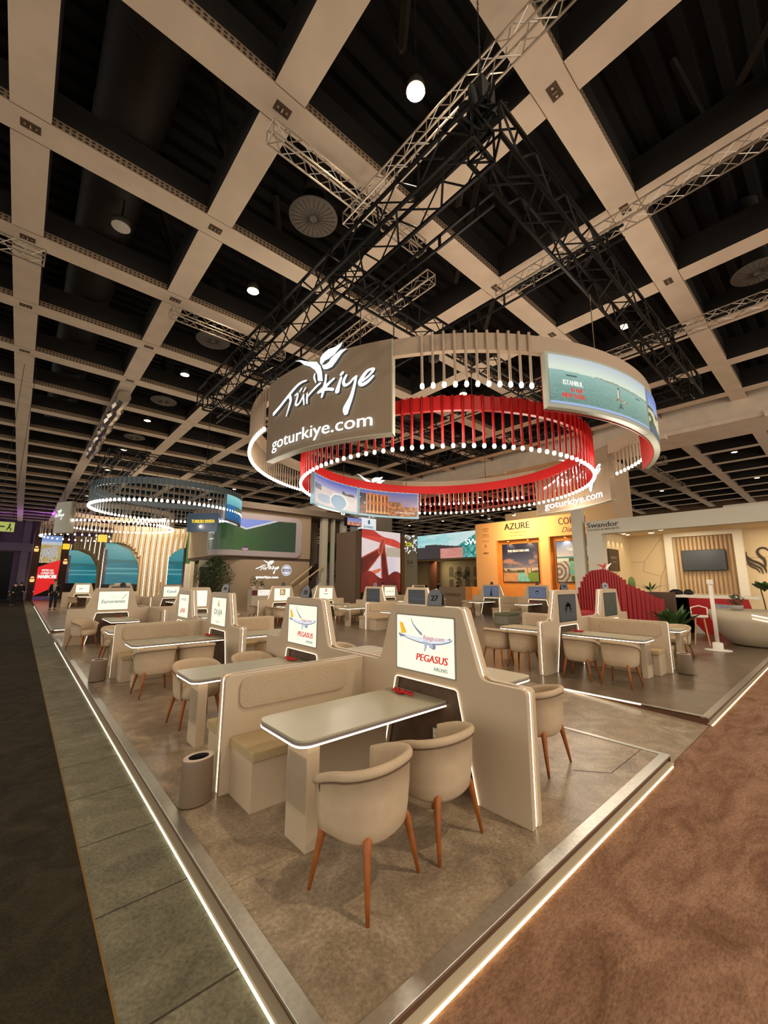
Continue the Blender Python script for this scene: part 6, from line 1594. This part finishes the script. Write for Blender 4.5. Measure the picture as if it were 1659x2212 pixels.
# ------------------------------------------------------------ people
def skin_obj(name, verts, edges, radii, material, parent, sub=1, root=0):
    me = bpy.data.meshes.new(name); me.from_pydata(verts, edges, []); me.materials.append(material)
    o = bpy.data.objects.new(name, me); COL.objects.link(o); o.parent = parent
    md = o.modifiers.new('skin', 'SKIN'); md.use_smooth_shade = True
    for i, r in enumerate(radii):
        sv = me.skin_vertices[0].data[i]; sv.radius = r if hasattr(r, '__len__') else (r, r); sv.use_root = (i == root)
    s2 = o.modifiers.new('sub', 'SUBSURF'); s2.levels = sub; s2.render_levels = sub
    return o
def person(label, x, y, rz, h, top, legs, hair, skin=(196, 150, 120), sit=False, z=0, tie=False, armdrop=None):
    t = thing('person', label, 'person', (x, y, z), rz); k = h/1.78; t.scale = (k, k, k)
    SK = mat('skin_%d' % skin[0], skin, .6); TP = mat('cloth_%02x%02x%02x' % top, top, .85); LG = mat('cloth_%02x%02x%02x' % legs, legs, .85); HR = mat('hair_%02x' % hair[0], hair, .7)
    dz = 0 if not sit else -.42
    hip = .94+dz; V = []; E = []; R = []
    def add(p, r, link=None):
        V.append(p); R.append(r)
        if link is not None: E.append((link, len(V)-1))
        return len(V)-1
    pel = add((0, 0, hip), .115); wa = add((0, .01, hip+.17), .11, pel); ch = add((0, .0, hip+.38), (.15, .11), wa); nk = add((0, -.01, hip+.53), .052, ch); hd0 = add((0, .01, hip+.62), (.07, .078), nk); hd = add((0, .02, hip+.70), (.078, .092), hd0); add((0, .01, hip+.79), .06, hd)
    add((0, .115, hip+.675), .012, hd)
    J = {}
    for s_ in (-1, 1):
        add((s_*.085, .01, hip+.69), .012, hd)
        sh = add((s_*.18, -.01, hip+.47), .058, ch); el = add((s_*.24, -.03, hip+.20), .042, sh)
        wr_ = add((s_*.22, .12 if not sit else .2, hip-.02 if not sit else hip+.08), .028, el); pm_ = add((s_*.22, .15 if not sit else .27, hip-.10 if not sit else hip+.06), (.018, .036), wr_)
        for q in range(4):
            a = (q-1.5)*.02; kn_ = add((s_*.22+0, .155+a if not sit else .30, hip-.155 if not sit else hip+.05+a), .0095, pm_); add((s_*.21, .165+a if not sit else .33, hip-.195 if not sit else hip+.04+a), .008, kn_)
        th = add((s_*.20, .185 if not sit else .27, hip-.10 if not sit else hip+.09), .010, pm_)
        J[s_] = (sh, el, wr_)
        hp = add((s_*.09, 0, hip-.06), .085, pel)
        if sit: kn = add((s_*.12, .42, hip-.02), .065, hp); an = add((s_*.12, .42, hip-.44), .042, kn)
        else: kn = add((s_*.105, .02, .50), .062, hp); an = add((s_*.11, .0, .09), .042, kn)
        add((s_*.12, (.42 if sit else 0)+.17, V[an][2]-.055), .032, an)
    skin_obj('body', V, E, R, SK, t)
    jv = [V[pel], V[wa], V[ch], (0, -.01, hip+.50)]; jr = [.14, .135, (.185, .135), .075]; je = [(0, 1), (1, 2), (2, 3)]
    for s_ in (-1, 1):
        sh, el, wr_ = J[s_]; b0 = len(jv); jv += [V[sh], V[el], tuple(Vector(V[wr_])*.92+Vector(V[el])*.08)]; jr += [.078, .060, .045]; je += [(2, b0), (b0, b0+1), (b0+1, b0+2)]
    jv.append((0, 0, hip-.10)); jr.append((.16, .13)); je.append((0, len(jv)-1))
    skin_obj('jacket', jv, je, jr, TP, t)
    lv = [V[pel]]; lr = [.125]; le = []
    for s_ in (-1, 1):
        b0 = len(lv)
        pts = [(s_*.09, 0, hip-.06), (s_*.12, .42, hip-.02), (s_*.12, .42, hip-.42)] if sit else [(s_*.09, 0, hip-.08), (s_*.105, .02, .50), (s_*.11, .0, .08)]
        lv += pts; lr += [.10, .078, .062]; le += [(0, b0), (b0, b0+1), (b0+1, b0+2)]
    skin_obj('trousers', lv, le, lr, LG, t)
    for s_ in (-1, 1):
        mb = MB(); mb.smooth = True; yy = .42 if sit else 0; zz = hip-.52 if sit else 0; mb.lathe([(0, 0), (.05, .0), (.055, .03), (.04, .07), (0, .09)], 12, (s_*.115, yy+.06, max(zz, -1)), 1, 2.5); mb.build('shoe', BLACK, t)
    mb = MB(); mb.smooth = True; mb.lathe([(.085, -.03), (.098, .0), (.095, .06), (.06, .105), (0, .12)], 16, (0, -.004, hip+.70), .95, 1.08); mb.build('hair', HR, t)
    mb = MB(); 
    for s_ in (-1, 1): mb.box(s_*.032-.010, s_*.032+.010, .108, .112, hip+.700, hip+.708)
    mb.box(-.022, .022, .106, .110, hip+.642, hip+.647); mb.build('face_marks', mat('face_dark', (70, 40, 34), .6), t)
    if tie:
        mb = MB(); mb.add([(-.07, .125, hip+.46), (.07, .125, hip+.46), (.035, .15, hip+.12), (-.035, .15, hip+.12)], [(0, 1, 2, 3)]); mb.build('shirt', mat('shirt_white', (214, 206, 196), .7), t)
        mb = MB(); mb.add([(-.02, .135, hip+.46), (.02, .135, hip+.46), (.028, .158, hip+.14), (-.028, .158, hip+.14)], [(0, 1, 2, 3)]); mb.build('tie', mat('tie_grey', (110, 110, 110), .7), t)
    return t
person('man in a dark suit with a light tie standing on the platform at far left', 1.78, 33.1, PI-.15, 1.9, (20, 20, 26), (20, 20, 26), (60, 50, 44), tie=True)
person('dark silhouette of a standing person in black at the far left of the aisle', -.1, 41.5, PI*.2, 1.75, (10, 10, 12), (10, 10, 12), (14, 12, 12), z=FZ)
person('second dark figure walking away on the far left aisle', .25, 45, -.2, 1.75, (12, 12, 14), (12, 12, 14), (14, 12, 12), z=FZ)
person('person in black cut by the left edge with a bare forearm', -.62, 18.2, .6, 1.8, (14, 14, 18), (16, 16, 20), (30, 24, 20), z=FZ)
person('standing person in black bending near the hands screen', 19.9, 22.6, 2.4, 1.75, (12, 12, 14), (14, 14, 16), (20, 16, 14))
person('second dark figure standing before the hands screen', 21.3, 22.8, -2.6, 1.7, (16, 14, 16), (14, 14, 16), (20, 16, 14))
person('seated person in a dark suit facing right in the cream room', 31.4, 27.2, -1.9, 1.8, (24, 22, 26), (20, 20, 24), (40, 28, 22), sit=True, z=.45)
person('seated person in a dark suit facing left in the cream room', 31.8, 25.2, 1.2, 1.8, (18, 18, 22), (20, 20, 24), (30, 24, 20), sit=True, z=.45)
person('standing person in black at the back of the cream room', 32.2, 29.6, -2.2, 1.75, (20, 20, 22), (18, 18, 20), (150, 130, 110))

stool('bar stool under the seated person facing right in the cream room', 31.4, 27.2, 0)
stool('bar stool under the seated person facing left in the cream room', 31.8, 25.2, 0)
lamp('AREA', 'pillar_fill', (7.5, 33.5, 6.5), 750, (1, .86, .66), 2.0, (7.9, 38, 3.5))  # added fill that brightens the slat pillars, no fixture hangs here
lamp('AREA', 'taupe_stand_wash', (12.5, 22.5, 8.5), 420, (1, .86, .68), 2.0, (13, 27, 3.0))
